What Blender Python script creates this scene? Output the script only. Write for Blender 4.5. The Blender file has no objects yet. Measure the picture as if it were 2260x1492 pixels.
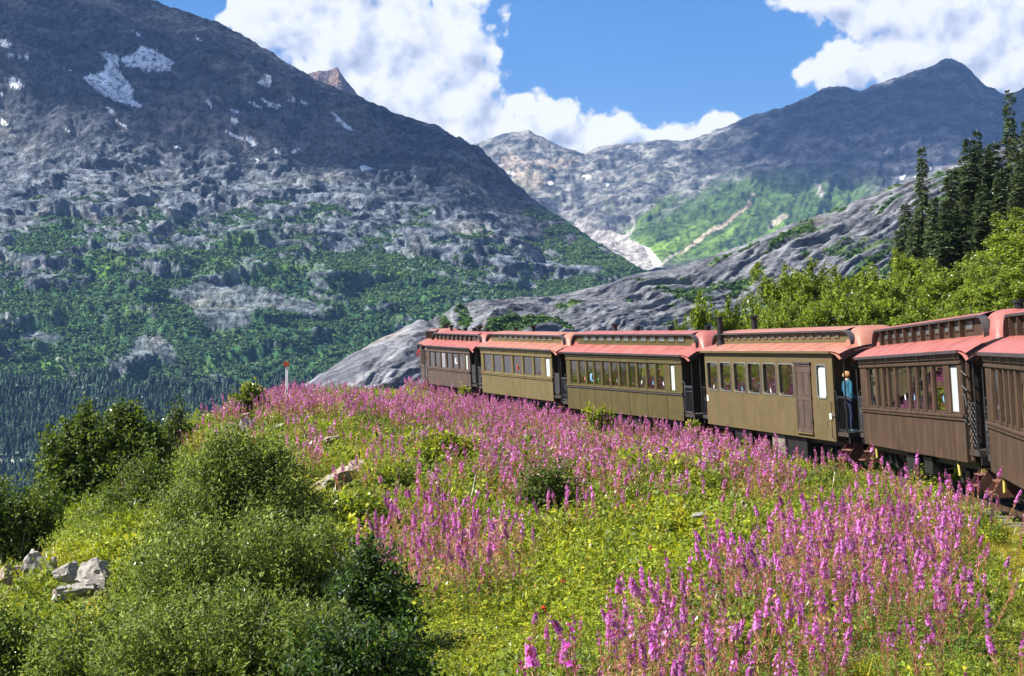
import bpy, bmesh, math, random
import numpy as np, time as _time
_T0 = _time.time()
def tick(s): print('TICK', s, round(_time.time() - _T0, 1))
from mathutils import Vector, Matrix, Euler

random.seed(7)
rng = np.random.default_rng(11)
S = bpy.context.scene
COL = S.collection
R = math.radians
F, CX, CY = 3500.0, 1130.0, 746.0          # focal length and centre of the photograph, in its own pixels

# ------------------------------------------------------------------ camera
cam_d = bpy.data.cameras.new('camera')
cam = bpy.data.objects.new('camera', cam_d); COL.objects.link(cam)
cam.location = (0, 0, 0); cam.rotation_euler = (R(90), 0, 0)
cam_d.sensor_width = 36; cam_d.lens = 36 * F / 2260
cam_d.clip_start = 0.1; cam_d.clip_end = 60000
S.camera = cam

# ------------------------------------------------------------------ sun, exposure
SUN_EL, SUN_AZ = R(46), R(-99)             # azimuth measured from +Y (view direction), negative = left
TO_SUN = Vector((math.sin(SUN_AZ) * math.cos(SUN_EL), math.cos(SUN_AZ) * math.cos(SUN_EL), math.sin(SUN_EL)))
sd = bpy.data.lights.new('sun', 'SUN'); sd.energy = 4.6; sd.angle = R(0.53); sd.color = (1.0, 0.95, 0.86)
sun = bpy.data.objects.new('sun', sd); COL.objects.link(sun)
sun.rotation_euler = TO_SUN.to_track_quat('Z', 'Y').to_euler()
sun.location = (0, 0, 50)
S.view_settings.view_transform = 'Standard'; S.view_settings.look = 'None'
S.view_settings.exposure = 1.5; S.view_settings.gamma = 1.0
S.view_settings.use_curve_mapping = False
try:
    S.cycles.max_bounces = 6; S.cycles.diffuse_bounces = 3; S.cycles.glossy_bounces = 3
    S.cycles.transparent_max_bounces = 12; S.cycles.volume_bounces = 0; S.cycles.transmission_bounces = 4
    S.cycles.sample_clamp_indirect = 4
except Exception:
    pass

# ------------------------------------------------------------------ node helper
class NT:
    def __init__(s, tree): s.t = tree; s.n = tree.nodes; s.l = tree.links
    def add(s, typ, **kw):
        n = s.n.new(typ)
        for k, v in kw.items(): setattr(n, k, v)
        return n
    def put(s, sock, v):
        if v is None: return
        if isinstance(v, bpy.types.NodeSocket): s.l.new(v, sock)
        else: sock.default_value = v
    def m(s, op, a, b=None, c=None, clamp=False):
        n = s.add('ShaderNodeMath', operation=op, use_clamp=clamp)
        for i, v in enumerate((a, b, c)): s.put(n.inputs[i], v)
        return n.outputs[0]
    def v(s, op, a, b=None, scale=None):
        n = s.add('ShaderNodeVectorMath', operation=op)
        s.put(n.inputs[0], a); s.put(n.inputs[1], b)
        if scale is not None: s.put(n.inputs['Scale'], scale)
        return n.outputs['Value'] if op in ('LENGTH', 'DOT_PRODUCT', 'DISTANCE') else n.outputs[0]
    def noise(s, vec, scale, detail=4, rough=.5, lac=2.0, dist=0, out=0, dim='3D'):
        n = s.add('ShaderNodeTexNoise', noise_dimensions=dim)
        s.put(n.inputs['Vector'], vec); s.put(n.inputs['Scale'], scale); s.put(n.inputs['Detail'], detail)
        s.put(n.inputs['Roughness'], rough); s.put(n.inputs['Lacunarity'], lac); s.put(n.inputs['Distortion'], dist)
        return n.outputs[out]
    def mix(s, f, a, b, blend='MIX'):
        n = s.add('ShaderNodeMix', data_type='RGBA', blend_type=blend)
        s.put(n.inputs[0], f); s.put(n.inputs[6], a); s.put(n.inputs[7], b)
        return n.outputs[2]
    def ramp(s, f, stops):
        n = s.add('ShaderNodeValToRGB'); e = n.color_ramp.elements
        while len(e) > 1: e.remove(e[-1])
        e[0].position, e[0].color = stops[0][0], stops[0][1]
        for p, c in stops[1:]: x = e.new(p); x.color = c
        s.put(n.inputs[0], f); return n.outputs[0]
    def mr(s, v, a, b, c=0, d=1, smooth=False):
        n = s.add('ShaderNodeMapRange', interpolation_type='SMOOTHSTEP' if smooth else 'LINEAR')
        s.put(n.inputs[0], v)
        for i, x in enumerate((a, b, c, d)): s.put(n.inputs[i + 1], x)
        return n.outputs[0]
    def bump(s, h, strength=.5, dist=.02):
        n = s.add('ShaderNodeBump'); s.put(n.inputs['Height'], h); s.put(n.inputs['Strength'], strength)
        s.put(n.inputs['Distance'], dist); return n.outputs[0]

def rgba(c, a=1.0): return (c[0], c[1], c[2], a)

# ------------------------------------------------------------------ world: Nishita sky and procedural clouds
W = bpy.data.worlds.new('World'); S.world = W; W.use_nodes = True
w = NT(W.node_tree); w.n.clear()
sky = w.add('ShaderNodeTexSky', sky_type='NISHITA'); sky.sun_disc = False
sky.sun_elevation = SUN_EL; sky.sun_rotation = SUN_AZ; sky.altitude = 900; sky.air_density = 1.0; sky.dust_density = 0.2; sky.ozone_density = 3.0
def cloud_group():
    g = bpy.data.node_groups.new('cloud_density', 'ShaderNodeTree')
    g.interface.new_socket('P', in_out='INPUT', socket_type='NodeSocketVector')
    g.interface.new_socket('D', in_out='OUTPUT', socket_type='NodeSocketFloat')
    t = NT(g); gi = t.add('NodeGroupInput'); go = t.add('NodeGroupOutput')
    P = gi.outputs[0]
    # P is (azimuth, elevation) in hundreds of photograph pixels from the view centre
    n1 = t.noise(P, .75, 2, .5, out=1); nv = t.v('SCALE', t.v('SUBTRACT', n1, (.5, .5, .5)), scale=.75)
    Q = t.v('MULTIPLY', t.v('ADD', P, nv), (1, 1, 0))
    blobs = [(640, 60, 160, 130), (740, -60, 240, 170), (860, 80, 240, 180), (760, 90, 200, 150), (990, 100, 120, 130), (880, 230, 190, 120), (1030, 230, 110, 130),
             (1000, 330, 110, 70), (760, 190, 160, 90), (575, 20, 70, 60), (1215, 275, 110, 66), (1330, 300, 120, 54), (1120, 300, 80, 52), (1460, 308, 120, 46),
             (1580, 292, 80, 32), (2210, 20, 460, 150), (2010, 60, 240, 110), (1850, 165, 110, 62), (2020, 150, 190, 95), (2230, 160, 240, 130), (1820, 20, 130, 60), (2120, 120, 260, 130),
             (320, -60, 120, 70)]
    acc = None
    for (px, py, rx, ry) in blobs:
        c = ((px - CX) / 100, (CY - py) / 100, 0)
        d = t.v('LENGTH', t.v('MULTIPLY', t.v('SUBTRACT', Q, c), (100 / rx, 100 / ry, 0)))
        b = t.m('SUBTRACT', 1.0, d)
        acc = b if acc is None else t.m('SMOOTH_MAX', acc, b, .25)
    # the rest of the sky, outside the view: scattered cumulus from noise alone
    wide = t.m('ABSOLUTE', t.add('ShaderNodeSeparateXYZ').outputs[0]); t.put(wide.node.inputs[0], None)
    sx = t.add('ShaderNodeSeparateXYZ'); t.put(sx.inputs[0], P); t.put(wide.node.inputs[0], sx.outputs[0])
    aw = t.m('MAXIMUM', t.mr(wide, 12, 17), t.mr(sx.outputs[1], 9, 13))
    big = t.m('MULTIPLY', t.m('SUBTRACT', t.noise(P, .09, 2, .5), .56), 6)
    acc = t.m('MAXIMUM', acc, t.m('MULTIPLY_ADD', aw, t.m('ADD', big, 3), -3))
    f1 = t.noise(P, 1.5, 6, .56)
    vo = t.add('ShaderNodeTexVoronoi', feature='SMOOTH_F1'); t.put(vo.inputs['Vector'], Q); vo.inputs['Scale'].default_value = 2.0
    vo.inputs['Smoothness'].default_value = .6
    try: vo.inputs['Detail'].default_value = 2.0
    except Exception: pass
    d = t.m('ADD', acc, t.m('MULTIPLY', t.m('SUBTRACT', f1, .5), 1.15))
    d = t.m('ADD', d, t.m('MULTIPLY', t.m('SUBTRACT', .35, vo.outputs['Distance']), .55))
    t.put(go.inputs[0], d)
    return g
CG = cloud_group()
tc = w.add('ShaderNodeTexCoord'); dv = w.v('NORMALIZE', tc.outputs['Generated'])
sp = w.add('ShaderNodeSeparateXYZ'); w.put(sp.inputs[0], dv)
az = w.m('ARCTAN2', sp.outputs[0], sp.outputs[1]); el = w.m('ARCSINE', sp.outputs[2])
cmb = w.add('ShaderNodeCombineXYZ')
w.put(cmb.inputs[0], w.m('MULTIPLY', az, F / 100)); w.put(cmb.inputs[1], w.m('MULTIPLY', el, F / 100))
def dens(off):
    g = w.add('ShaderNodeGroup'); g.node_tree = CG
    w.put(g.inputs[0], w.v('ADD', cmb.outputs[0], off)); return g.outputs[0]
d0, d1 = dens((0, 0, 0)), dens((-.30, .34, 0))
cover = w.mr(d0, -.26, .02, 0, 1, True)
cover = w.m('MULTIPLY', cover, w.mr(el, -.02, .02))
relief = w.m('SUBTRACT', d0, d1)
lit = w.m('ADD', w.m('MULTIPLY', relief, .95), w.mr(d1, .0, 1.4, .88, .48))
lit = w.m('ADD', lit, 0, clamp=True)
cc = w.ramp(lit, [(0, (.42, .45, .52, 1)), (.35, (.60, .62, .68, 1)), (.7, (.84, .83, .83, 1)), (1, (1.0, .975, .92, 1))])
bg1 = w.add('ShaderNodeBackground'); bg2 = w.add('ShaderNodeBackground'); ms = w.add('ShaderNodeMixShader'); wo = w.add('ShaderNodeOutputWorld')
hs = w.add('ShaderNodeHueSaturation'); hs.inputs['Saturation'].default_value = 1.4; w.put(hs.inputs['Color'], sky.outputs[0])
w.put(bg1.inputs[0], w.v('MULTIPLY', hs.outputs[0], (1.06, .93, 1.02))); bg1.inputs[1].default_value = 0.047
w.put(bg2.inputs[0], cc); bg2.inputs[1].default_value = 0.44
w.put(ms.inputs[0], cover); w.l.new(bg1.outputs[0], ms.inputs[1]); w.l.new(bg2.outputs[0], ms.inputs[2]); w.l.new(ms.outputs[0], wo.inputs[0])

# ------------------------------------------------------------------ general helpers
def tag(o, label=None, cat=None, group=None, kind=None):
    if label: o['label'] = label
    if cat: o['category'] = cat
    if group: o['group'] = group
    if kind: o['kind'] = kind
    return o
def P3(px, py, Y): return Vector(((px - CX) / F * Y, Y, (CY - py) / F * Y))
def empty(name, loc=(0, 0, 0)):
    o = bpy.data.objects.new(name, None); o.empty_display_size = .2; COL.objects.link(o); o.location = loc; return o
def link(name, me, mats=None, parent=None):
    o = bpy.data.objects.new(name, me)
    if mats is not None and not me.materials:
        for m in (mats if isinstance(mats, (list, tuple)) else [mats]): me.materials.append(m)
    COL.objects.link(o)
    if parent is not None: o.parent = parent
    return o
def fast_mesh(name, verts, faces, col=None, smooth=False, mat_idx=None):
    """verts (N,3) array, faces (M,k) array with constant k"""
    me = bpy.data.meshes.new(name); verts = np.asarray(verts, np.float32); faces = np.asarray(faces, np.int32)
    M, k = faces.shape
    me.vertices.add(len(verts)); me.vertices.foreach_set('co', verts.ravel())
    me.loops.add(M * k); me.loops.foreach_set('vertex_index', faces.ravel())
    me.polygons.add(M); me.polygons.foreach_set('loop_start', np.arange(0, M * k, k, dtype=np.int32))
    try: me.polygons.foreach_set('loop_total', np.full(M, k, np.int32))
    except Exception: pass
    if mat_idx is not None: me.polygons.foreach_set('material_index', np.asarray(mat_idx, np.int32))
    me.polygons.foreach_set('use_smooth', np.full(M, smooth, bool))
    me.update(calc_edges=True)
    if col is not None:
        a = me.color_attributes.new('Col', 'FLOAT_COLOR', 'POINT')
        c = np.ones((len(verts), 4), np.float32); c[:, :3] = np.asarray(col)[:, :3]
        a.data.foreach_set('color', c.ravel())
    return me
def grid_faces(nr, nc):
    i = np.arange(nr * nc).reshape(nr, nc)
    return np.stack([i[:-1, :-1], i[:-1, 1:], i[1:, 1:], i[1:, :-1]], -1).reshape(-1, 4)

# numpy gradient noise
_perm = np.random.default_rng(3).permutation(4096)
_gr = np.random.default_rng(4).uniform(0, 2 * np.pi, 4096)
def pnoise(x, y, seed=0):
    x = np.asarray(x, float) + seed * 37.13; y = np.asarray(y, float) - seed * 91.7
    xi = np.floor(x).astype(int); yi = np.floor(y).astype(int); xf = x - xi; yf = y - yi
    def g(ix, iy, fx, fy):
        h = _perm[(_perm[ix & 4095] + iy) & 4095]; a = _gr[h]
        return np.cos(a) * fx + np.sin(a) * fy
    u = xf * xf * xf * (xf * (xf * 6 - 15) + 10); v = yf * yf * yf * (yf * (yf * 6 - 15) + 10)
    n00 = g(xi, yi, xf, yf); n10 = g(xi + 1, yi, xf - 1, yf); n01 = g(xi, yi + 1, xf, yf - 1); n11 = g(xi + 1, yi + 1, xf - 1, yf - 1)
    return ((n00 * (1 - u) + n10 * u) * (1 - v) + (n01 * (1 - u) + n11 * u) * v) * 1.5
def fbm(x, y, oct=5, gain=.5, seed=0, ridged=False):
    s = 0; a = 1; t = 0
    for k in range(oct):
        n = pnoise(x * 2 ** k, y * 2 ** k, seed + k)
        if ridged: n = 1 - 2 * np.abs(n)
        s = s + a * n; t += a; a *= gain
    return s / t
def sstep(a, b, x):
    t = np.clip((x - a) / (b - a), 0, 1); return t * t * (3 - 2 * t)

def inpoly(px, py, poly):
    c = np.zeros(np.shape(px), bool); n = len(poly); j = n - 1
    for i in range(n):
        xi, yi = poly[i]; xj, yj = poly[j]
        cond = ((yi > py) != (yj > py)) & (px < (xj - xi) * (py - yi) / (yj - yi + 1e-9) + xi)
        c ^= cond; j = i
    return c

# ------------------------------------------------------------------ materials
def new_mat(name):
    m = bpy.data.materials.new(name); m.use_nodes = True; t = NT(m.node_tree); t.n.clear()
    out = t.add('ShaderNodeOutputMaterial'); return m, t, out
def pbr(name, col, rough=.6, metal=0, var=.25, scale=8, bump=.0, streak=None, spec=.4, dirt=None):
    m, t, out = new_mat(name)
    tcn = t.add('ShaderNodeTexCoord'); v = tcn.outputs['Object']
    n = t.noise(v, scale, 5, .6)
    f = t.mr(n, .25, .75, 1 - var, 1 + var)
    c = t.mix(1.0, rgba(col), (1, 1, 1, 1), 'MULTIPLY')
    vm = t.v('SCALE', t.add('ShaderNodeRGB').outputs[0], scale=f); vm.node.inputs[0].links[0].from_node.outputs[0].default_value = rgba(col)
    c = vm
    if streak:
        sv = t.v('MULTIPLY', v, (streak[0], streak[0], streak[1]))
        sn = t.mr(t.noise(sv, 1, 5, .65), .38, .75, 0, 1)
        c = t.mix(t.m('MULTIPLY', sn, streak[2]), c, rgba(streak[3]))
    if dirt:
        dn = t.mr(t.noise(v, dirt[0], 5, .7), .5, .75, 0, dirt[1]); c = t.mix(dn, c, rgba(dirt[2]))
    p = t.add('ShaderNodeBsdfPrincipled'); t.put(p.inputs['Base Color'], c); p.inputs['Roughness'].default_value = rough
    t.put(p.inputs['Roughness'], t.mr(n, .3, .7, rough * .85, min(1, rough * 1.15)))
    p.inputs['Metallic'].default_value = metal; p.inputs['Specular IOR Level'].default_value = spec
    if bump: t.put(p.inputs['Normal'], t.bump(t.noise(v, scale * 4, 4, .6), bump, .01))
    t.l.new(p.outputs[0], out.inputs[0]); return m
def leaf_mat(name, trans=.35, gloss=.12, vary=.25, tint=(1, 1, 1)):
    m, t, out = new_mat(name)
    a = t.add('ShaderNodeAttribute', attribute_name='Col').outputs[0]
    oi = t.add('ShaderNodeObjectInfo').outputs['Random']
    c = t.v('MULTIPLY', t.v('SCALE', a, scale=t.mr(oi, 0, 1, 1 - vary, 1 + vary)), tint)
    d = t.add('ShaderNodeBsdfDiffuse'); t.put(d.inputs[0], c)
    tr = t.add('ShaderNodeBsdfTranslucent'); t.put(tr.inputs[0], t.v('MULTIPLY', c, (1.3, 1.25, .6)))
    g = t.add('ShaderNodeBsdfGlossy'); g.inputs[0].default_value = (1, 1, 1, 1); g.inputs[1].default_value = .5
    m1 = t.add('ShaderNodeMixShader'); m1.inputs[0].default_value = trans; t.l.new(d.outputs[0], m1.inputs[1]); t.l.new(tr.outputs[0], m1.inputs[2])
    fr = t.add('ShaderNodeFresnel'); fr.inputs[0].default_value = 1.4
    m2 = t.add('ShaderNodeMixShader'); t.put(m2.inputs[0], t.m('MULTIPLY', fr.outputs[0], gloss * 6, clamp=True)); t.l.new(m1.outputs[0], m2.inputs[1]); t.l.new(g.outputs[0], m2.inputs[2])
    t.l.new(m2.outputs[0], out.inputs[0]); return m
def terrain_mat(name, fine, amp=.35, bumpd=1.0, bstr=.6, rough=.95, stretch=(1, 1, 1), shear=0):
    m, t, out = new_mat(name)
    a = t.add('ShaderNodeAttribute', attribute_name='Col').outputs[0]
    v = t.v('MULTIPLY', t.add('ShaderNodeTexCoord').outputs['Object'], stretch)
    if shear:
        q = t.add('ShaderNodeSeparateXYZ'); t.put(q.inputs[0], v); k = t.add('ShaderNodeCombineXYZ'); t.put(k.inputs[0], t.m('MULTIPLY', q.outputs[0], .28)); t.put(k.inputs[1], t.m('MULTIPLY', q.outputs[1], .30)); t.put(k.inputs[2], t.m('MULTIPLY_ADD', q.outputs[0], -shear, t.m('MULTIPLY', q.outputs[2], 1.7))); v = k.outputs[0]
    n = t.noise(v, fine, 6, .62); n2 = t.noise(v, fine * 5, 4, .6)
    f = t.m('ADD', t.mr(n, .36, .64, 1 - amp, 1 + amp), t.mr(n2, .3, .7, -amp * .5, amp * .5))
    p = t.add('ShaderNodeBsdfPrincipled'); t.put(p.inputs['Base Color'], t.v('SCALE', a, scale=f))
    p.inputs['Roughness'].default_value = rough; p.inputs['Specular IOR Level'].default_value = .15
    t.put(p.inputs['Normal'], t.bump(t.m('ADD', n, t.m('MULTIPLY', n2, .35)), bstr, bumpd))
    t.l.new(p.outputs[0], out.inputs[0]); return m
# tuning of the air and of the clouds overhead: (px, py, depth) of the shaded ground, radii, lumps
HAZE = 4.4e-5
HAZE_COL = (.25, .48, 1.0, 1)
CLOUDS = [(560, 180, 2850, 430, 300, 26, (150, 240)), (150, 20, 3150, 330, 230, 16, (140, 230)), (950, 360, 2600, 290, 210, 18, (100, 180)), (560, 320, 2620, 280, 120, 16, (80, 130)), (1980, 280, 5450, 760, 420, 30, (220, 340)), (2120, 190, 5800, 520, 300, 18, (200, 300))]
# ================================================================== FAR TERRAIN
def interp_cols(keys, px):
    """keys: {px: [(py, Y), ...]} -> arrays (ncol, nkeys) of py and Y"""
    ks = sorted(keys); A = np.array([keys[k] for k in ks], float)      # (K, n, 2)
    out = np.stack([np.stack([np.interp(px, ks, A[:, j, c]) for j in range(A.shape[1])], -1) for c in (0, 1)], -1)
    return out                                                         # (ncol, n, 2)
def smooth1(a, n=3):
    for _ in range(n):
        b = a.copy(); b[1:-1] = (a[:-2] + 2 * a[1:-1] + a[2:]) / 4; a = b
    return a
def terrain(keys, px, s, fall):
    """columns px, rows s in 0..1 (foot to crest) then >1 behind the crest"""
    K = interp_cols(keys, px); n = K.shape[1]; sk = np.linspace(0, 1, n)
    PY = np.zeros((len(s), len(px))); Y = np.zeros_like(PY)
    for j in range(len(px)):
        for c, T in ((0, PY), (1, Y)):
            T[:, j] = np.interp(np.minimum(s, 1), sk, K[j, :, c])
    # smooth the broken profile along s
    for T in (PY, Y):
        for _ in range(10):
            T[1:-1] = (T[:-2] + 2 * T[1:-1] + T[2:]) / 4
    X = (px[None, :] - CX) / F * Y; Z = (CY - PY) / F * Y
    b = np.maximum(s - 1, 0)[:, None]
    Y2 = Y + b * fall[0]; X2 = (px[None, :] - CX) / F * Y2; Z2 = Z - b * fall[1]
    return X2, Y2, Z2, PY, np.broadcast_to(px[None, :], Y.shape).copy()
def normals_z(X, Y, Z):
    P = np.stack([X, Y, Z], -1)
    du = np.gradient(P, axis=1); dv = np.gradient(P, axis=0); n = np.cross(du, dv); n /= np.linalg.norm(n, axis=-1, keepdims=True) + 1e-9
    return n * np.sign(n[..., 2:3] + 1e-9)
def lerp(a, b, t): return a + (b - a) * t[..., None]
def flat(c, shp): return np.broadcast_to(np.array(c, float), shp + (3,)).copy()
def project(X, Y, Z): return CX + X / Y * F, CY - Z / Y * F
def emit(name, X, Y, Z, col, mat):
    nr, nc = X.shape
    me = fast_mesh(name, np.stack([X, Y, Z], -1).reshape(-1, 3), grid_faces(nr, nc), col.reshape(-1, 3), smooth=True)
    o = link(name, me, mat); tag(o, kind='structure'); return o
def soft_poly(PX, PY, poly, jit=14, seed=5, sc=40.):
    xs_, ys_ = zip(*poly); m = (PX > min(xs_) - jit * 2) & (PX < max(xs_) + jit * 2) & (PY > min(ys_) - jit * 2) & (PY < max(ys_) + jit * 2)
    a, b = PX[m], PY[m]; out = np.zeros(PX.shape)
    jx = fbm(a / sc, b / sc, 4, .6, seed) * jit * 2; jy = fbm(a / sc, b / sc, 4, .6, seed + 20) * jit * 2
    out[m] = inpoly(a + jx, b + jy, poly); return out

ROCK, ROCK2, ROCKW = (.175, .195, .22), (.055, .065, .085), (.235, .23, .205)
GRN, GRN2, LIME = (.026, .075, .036), (.05, .12, .038), (.12, .22, .045)
SNOW = (.95, .95, .95)

# ---- left mountain across the valley
KA = {
 -700: [(1150, 1150), (870, 1600), (640, 2150), (480, 2600), (395, 2950), (300, 3300), (60, 3800), (-190, 4400)],
 0:    [(1140, 1150), (850, 1600), (640, 2150), (480, 2600), (400, 2950), (300, 3250), (100, 3800), (-100, 4300)],
 330:  [(1140, 1150), (870, 1600), (640, 2150), (480, 2600), (388, 2950), (305, 3200), (150, 3700), (-4, 4200)],
 385:  [(1140, 1150), (870, 1600), (640, 2150), (480, 2600), (388, 2950), (310, 3200), (165, 3700), (19, 4150)],
 480:  [(1140, 1150), (875, 1600), (625, 2200), (485, 2600), (388, 2950), (330, 3200), (190, 3650), (50, 4100)],
 560:  [(1140, 1150), (880, 1600), (620, 2200), (490, 2600), (390, 2950), (340, 3200), (220, 3600), (94, 4100)],
 620:  [(1140, 1150), (875, 1600), (620, 2200), (495, 2600), (392, 2950), (345, 3180), (245, 3600), (135, 4050)],
 700:  [(1130, 1150), (870, 1600), (630, 2200), (500, 2600), (395, 2950), (355, 3150), (270, 3550), (184, 4000)],
 800:  [(1130, 1150), (860, 1600), (640, 2200), (510, 2600), (400, 2950), (370, 3150), (300, 3500), (226, 3900)],
 900:  [(1110, 1150), (855, 1600), (650, 2150), (520, 2550), (425, 2900), (392, 3100), (330, 3400), (262, 3750)],
 1000: [(1100, 1150), (850, 1600), (660, 2100), (540, 2500), (450, 2850), (420, 3000), (365, 3300), (305, 3600)],
 1050: [(1090, 1150), (845, 1600), (675, 2050), (560, 2450), (470, 2800), (440, 2950), (385, 3200), (324, 3450)],
 1090: [(1080, 1150), (840, 1600), (690, 2000), (580, 2400), (500, 2750), (462, 2900), (415, 3100), (362, 3350)],
 1130: [(1070, 1150), (838, 1600), (700, 1980), (600, 2380), (520, 2700), (485, 2850), (445, 3050), (402, 3250)],
 1200: [(1050, 1150), (830, 1600), (720, 1900), (640, 2300), (570, 2600), (535, 2750), (495, 2900), (458, 3050)],
 1300: [(1000, 1150), (820, 1500), (740, 1800), (670, 2100), (620, 2350), (590, 2500), (560, 2650), (526, 2800)],
 1400: [(950, 1150), (810, 1500), (760, 1700), (710, 1900), (670, 2100), (650, 2250), (622, 2400), (590, 2550)],
 1600: [(930, 1150), (830, 1400), (800, 1600), (770, 1750), (740, 1900), (720, 2050), (700, 2200), (690, 2350)],
 1900: [(930, 1100), (870, 1300), (850, 1400), (830, 1500), (820, 1600), (810, 1700), (800, 1800), (795, 1900)]}
_r = ([1150, 1600, 2200, 2600, 2950, 3250, 3800, 4400], [1500, 1850, 2120, 2310, 2480, 2620, 2950, 3380])
KA = {k: [(a, float(np.interp(b, *_r))) for a, b in v] for k, v in KA.items()}
px = np.linspace(-620, 1850, 900); s = np.concatenate([np.linspace(0, 1, 425), np.linspace(1.01, 2, 18)])
X, Y, Z, PY, PX = terrain(KA, px, s, (1500, 900))
up = sstep(.5, .75, np.minimum(s, 1))[:, None]                      # 0 lower slope, 1 high rock
crest = 1 - sstep(.88, 1.0, np.minimum(s, 1))[:, None] * .75
wx = fbm(X / 500, Y / 500, 3, .5, 31) * 120; wy = fbm(X / 500, Y / 500, 3, .5, 41) * 120
rid = fbm((X + wx) / 420, (Y + wy) / 300, 6, .5, 1, True)
kn = fbm((X + wx) / 150, (Y + wy) / 110, 5, .55, 9)
kn2 = fbm((X) / 46, (Y) / 46, 4, .6, 14)
gul = fbm((X + Z * .35) / 90, Y / 700, 4, .5, 55, True)             # gullies running down the slope
D = crest * ((rid - .25) * (17 + 46 * up) + kn * 9 + kn2 * 3.2 + gul * (9 * up) + fbm(X / 16, (Y + Z) / 14, 4, .6, 19) * 2.6) * (1 - .6 * sstep(1080, 1260, PX))
hl = Z + X * .16 + fbm(X / 140, Y / 140, 4, .55, 61) * 42 + fbm(X / 30, Y / 30, 3, .5, 63) * 6
q1 = (hl / 21) % 1.0; q2 = (hl / 9 + .3 * fbm(X / 50, Y / 50, 2, .5, 64)) % 1.0; lm_ = sstep(-.35, .2, fbm(X / 200, (Y + Z) / 120, 3, .5, 66))
D = D + (1 - crest) * (fbm(X / 40, (Y + Z) / 60, 4, .6, 67) * 9)
D = D + crest * (1 - sstep(1080, 1300, PX) * .6) * ((sstep(0, .12, q1) - sstep(.45, 1, q1)) * 7.5 * lm_ + (sstep(0, .15, q2) - sstep(.4, 1, q2)) * 2.6)
Z = Z + D * .80; Y = Y - D * .6
out_m = sstep(.06, .22, fbm((X + wx * .5) / 130, (Y * .5 + Z) / 75, 5, .55, 65)) * (1 - sstep(.55, .8, up)); Z = Z + out_m * crest * 7; Y = Y - out_m * crest * 9
# terraces: glacier-cut benches on the lower slopes
ter = 44.0; zz = Z + kn * 22 + fbm(X / 260, Y / 260, 3, .5, 60) * 70; fr_ = (zz / ter) % 1.0
Z = Z + (1 - up) * crest * (sstep(.25, .8, fr_) - fr_) * ter * .34 * sstep(-90, -20, Z)
PXs, PYs = project(X, Y, Z); N = normals_z(X, Y, Z)
shp = X.shape
rockn = fbm(X / 45, (Y * .5 + Z) / 20, 5, .65, 70); rock = lerp(flat(ROCK2, shp), flat(ROCK, shp), sstep(-.22, .2, rockn))
rock = lerp(rock, flat(ROCKW, shp), sstep(.1, .5, fbm(X / 160, (Y + Z) / 120, 4, .6, 77)) * .7)
high_col = lerp(flat((.038, .045, .06), shp), flat((.14, .138, .14), shp), sstep(-.2, .3, fbm((X + Z * .5) / 70, Z / 45 + Y / 150, 6, .7, 80)))
rock = lerp(rock, high_col, np.broadcast_to(up, shp) * .8)
scr = soft_poly(PXs, PYs, [(330, 230), (420, 190), (640, 300), (760, 210), (900, 330), (740, 350), (620, 330), (560, 320), (350, 300)], 20, 6)
rock = lerp(rock, flat((.17, .15, .15), shp), scr * .75)
h_ = PYs + fbm(PXs / 120, PYs / 60, 4, .6, 91) * 150
vegd = sstep(330, 740, h_) * .95
flatness = sstep(.55, .9, N[..., 2])
vn = fbm(X / 85, Y / 120 + Z / 50, 6, .62, 100) * .9 + .12
edge = 1 - vegd * 1.15
veg = sstep(edge - .10, edge + .12, vn * 1.1 + .47 + (flatness - .6) * .35 - out_m * .42 - .16 * sstep(500, 1000, PXs) * sstep(760, 560, PYs))
veg = veg * sstep(330, 460, PYs)
gcol = lerp(flat(GRN, shp), flat(GRN2, shp), sstep(-.3, .3, fbm(X / 35, (Y + Z) / 45, 4, .6, 120)))
gcol = lerp(gcol, flat(LIME, shp), sstep(.18, .5, fbm(X / 110, (Y + Z) / 70, 4, .6, 131)) * .75)
lime = np.maximum.reduce([np.exp(-(((PXs - a) / c) ** 2 + ((PYs - b) / d) ** 2)) for a, b, c, d in
        ((490, 585, 55, 22), (230, 560, 40, 14), (220, 600, 20, 25), (380, 560, 50, 10), (660, 590, 60, 12), (275, 525, 14, 10), (560, 520, 60, 14), (110, 800, 60, 25), (860, 600, 50, 12))])
gcol = lerp(gcol, flat((.12, .26, .035), shp), np.clip(lime * 1.2 * (.7 + vn), 0, 1) * .9); veg = np.maximum(veg, lime * .9)
forest_m = sstep(800, 900, PYs + fbm(PXs / 90, PYs / 40, 4, .6, 140) * 90)
gcol = lerp(gcol, flat((.035, .08, .04), shp), forest_m * .9); veg = np.maximum(veg, forest_m)
bare = soft_poly(PXs, PYs, [(370, 640), (470, 610), (600, 640), (700, 670), (720, 700), (560, 680), (545, 720), (470, 735), (430, 690)], 8, 7, 30)
bare = np.maximum(bare, soft_poly(PXs, PYs, [(300, 740), (370, 745), (400, 800), (270, 795)], 10, 8, 25))
bare = np.maximum(bare, soft_poly(PXs, PYs, [(60, 730), (140, 740), (135, 755), (30, 745)], 6, 10, 20))
veg = veg * (1 - bare * .85)
col = lerp(rock, gcol, veg)
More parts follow.
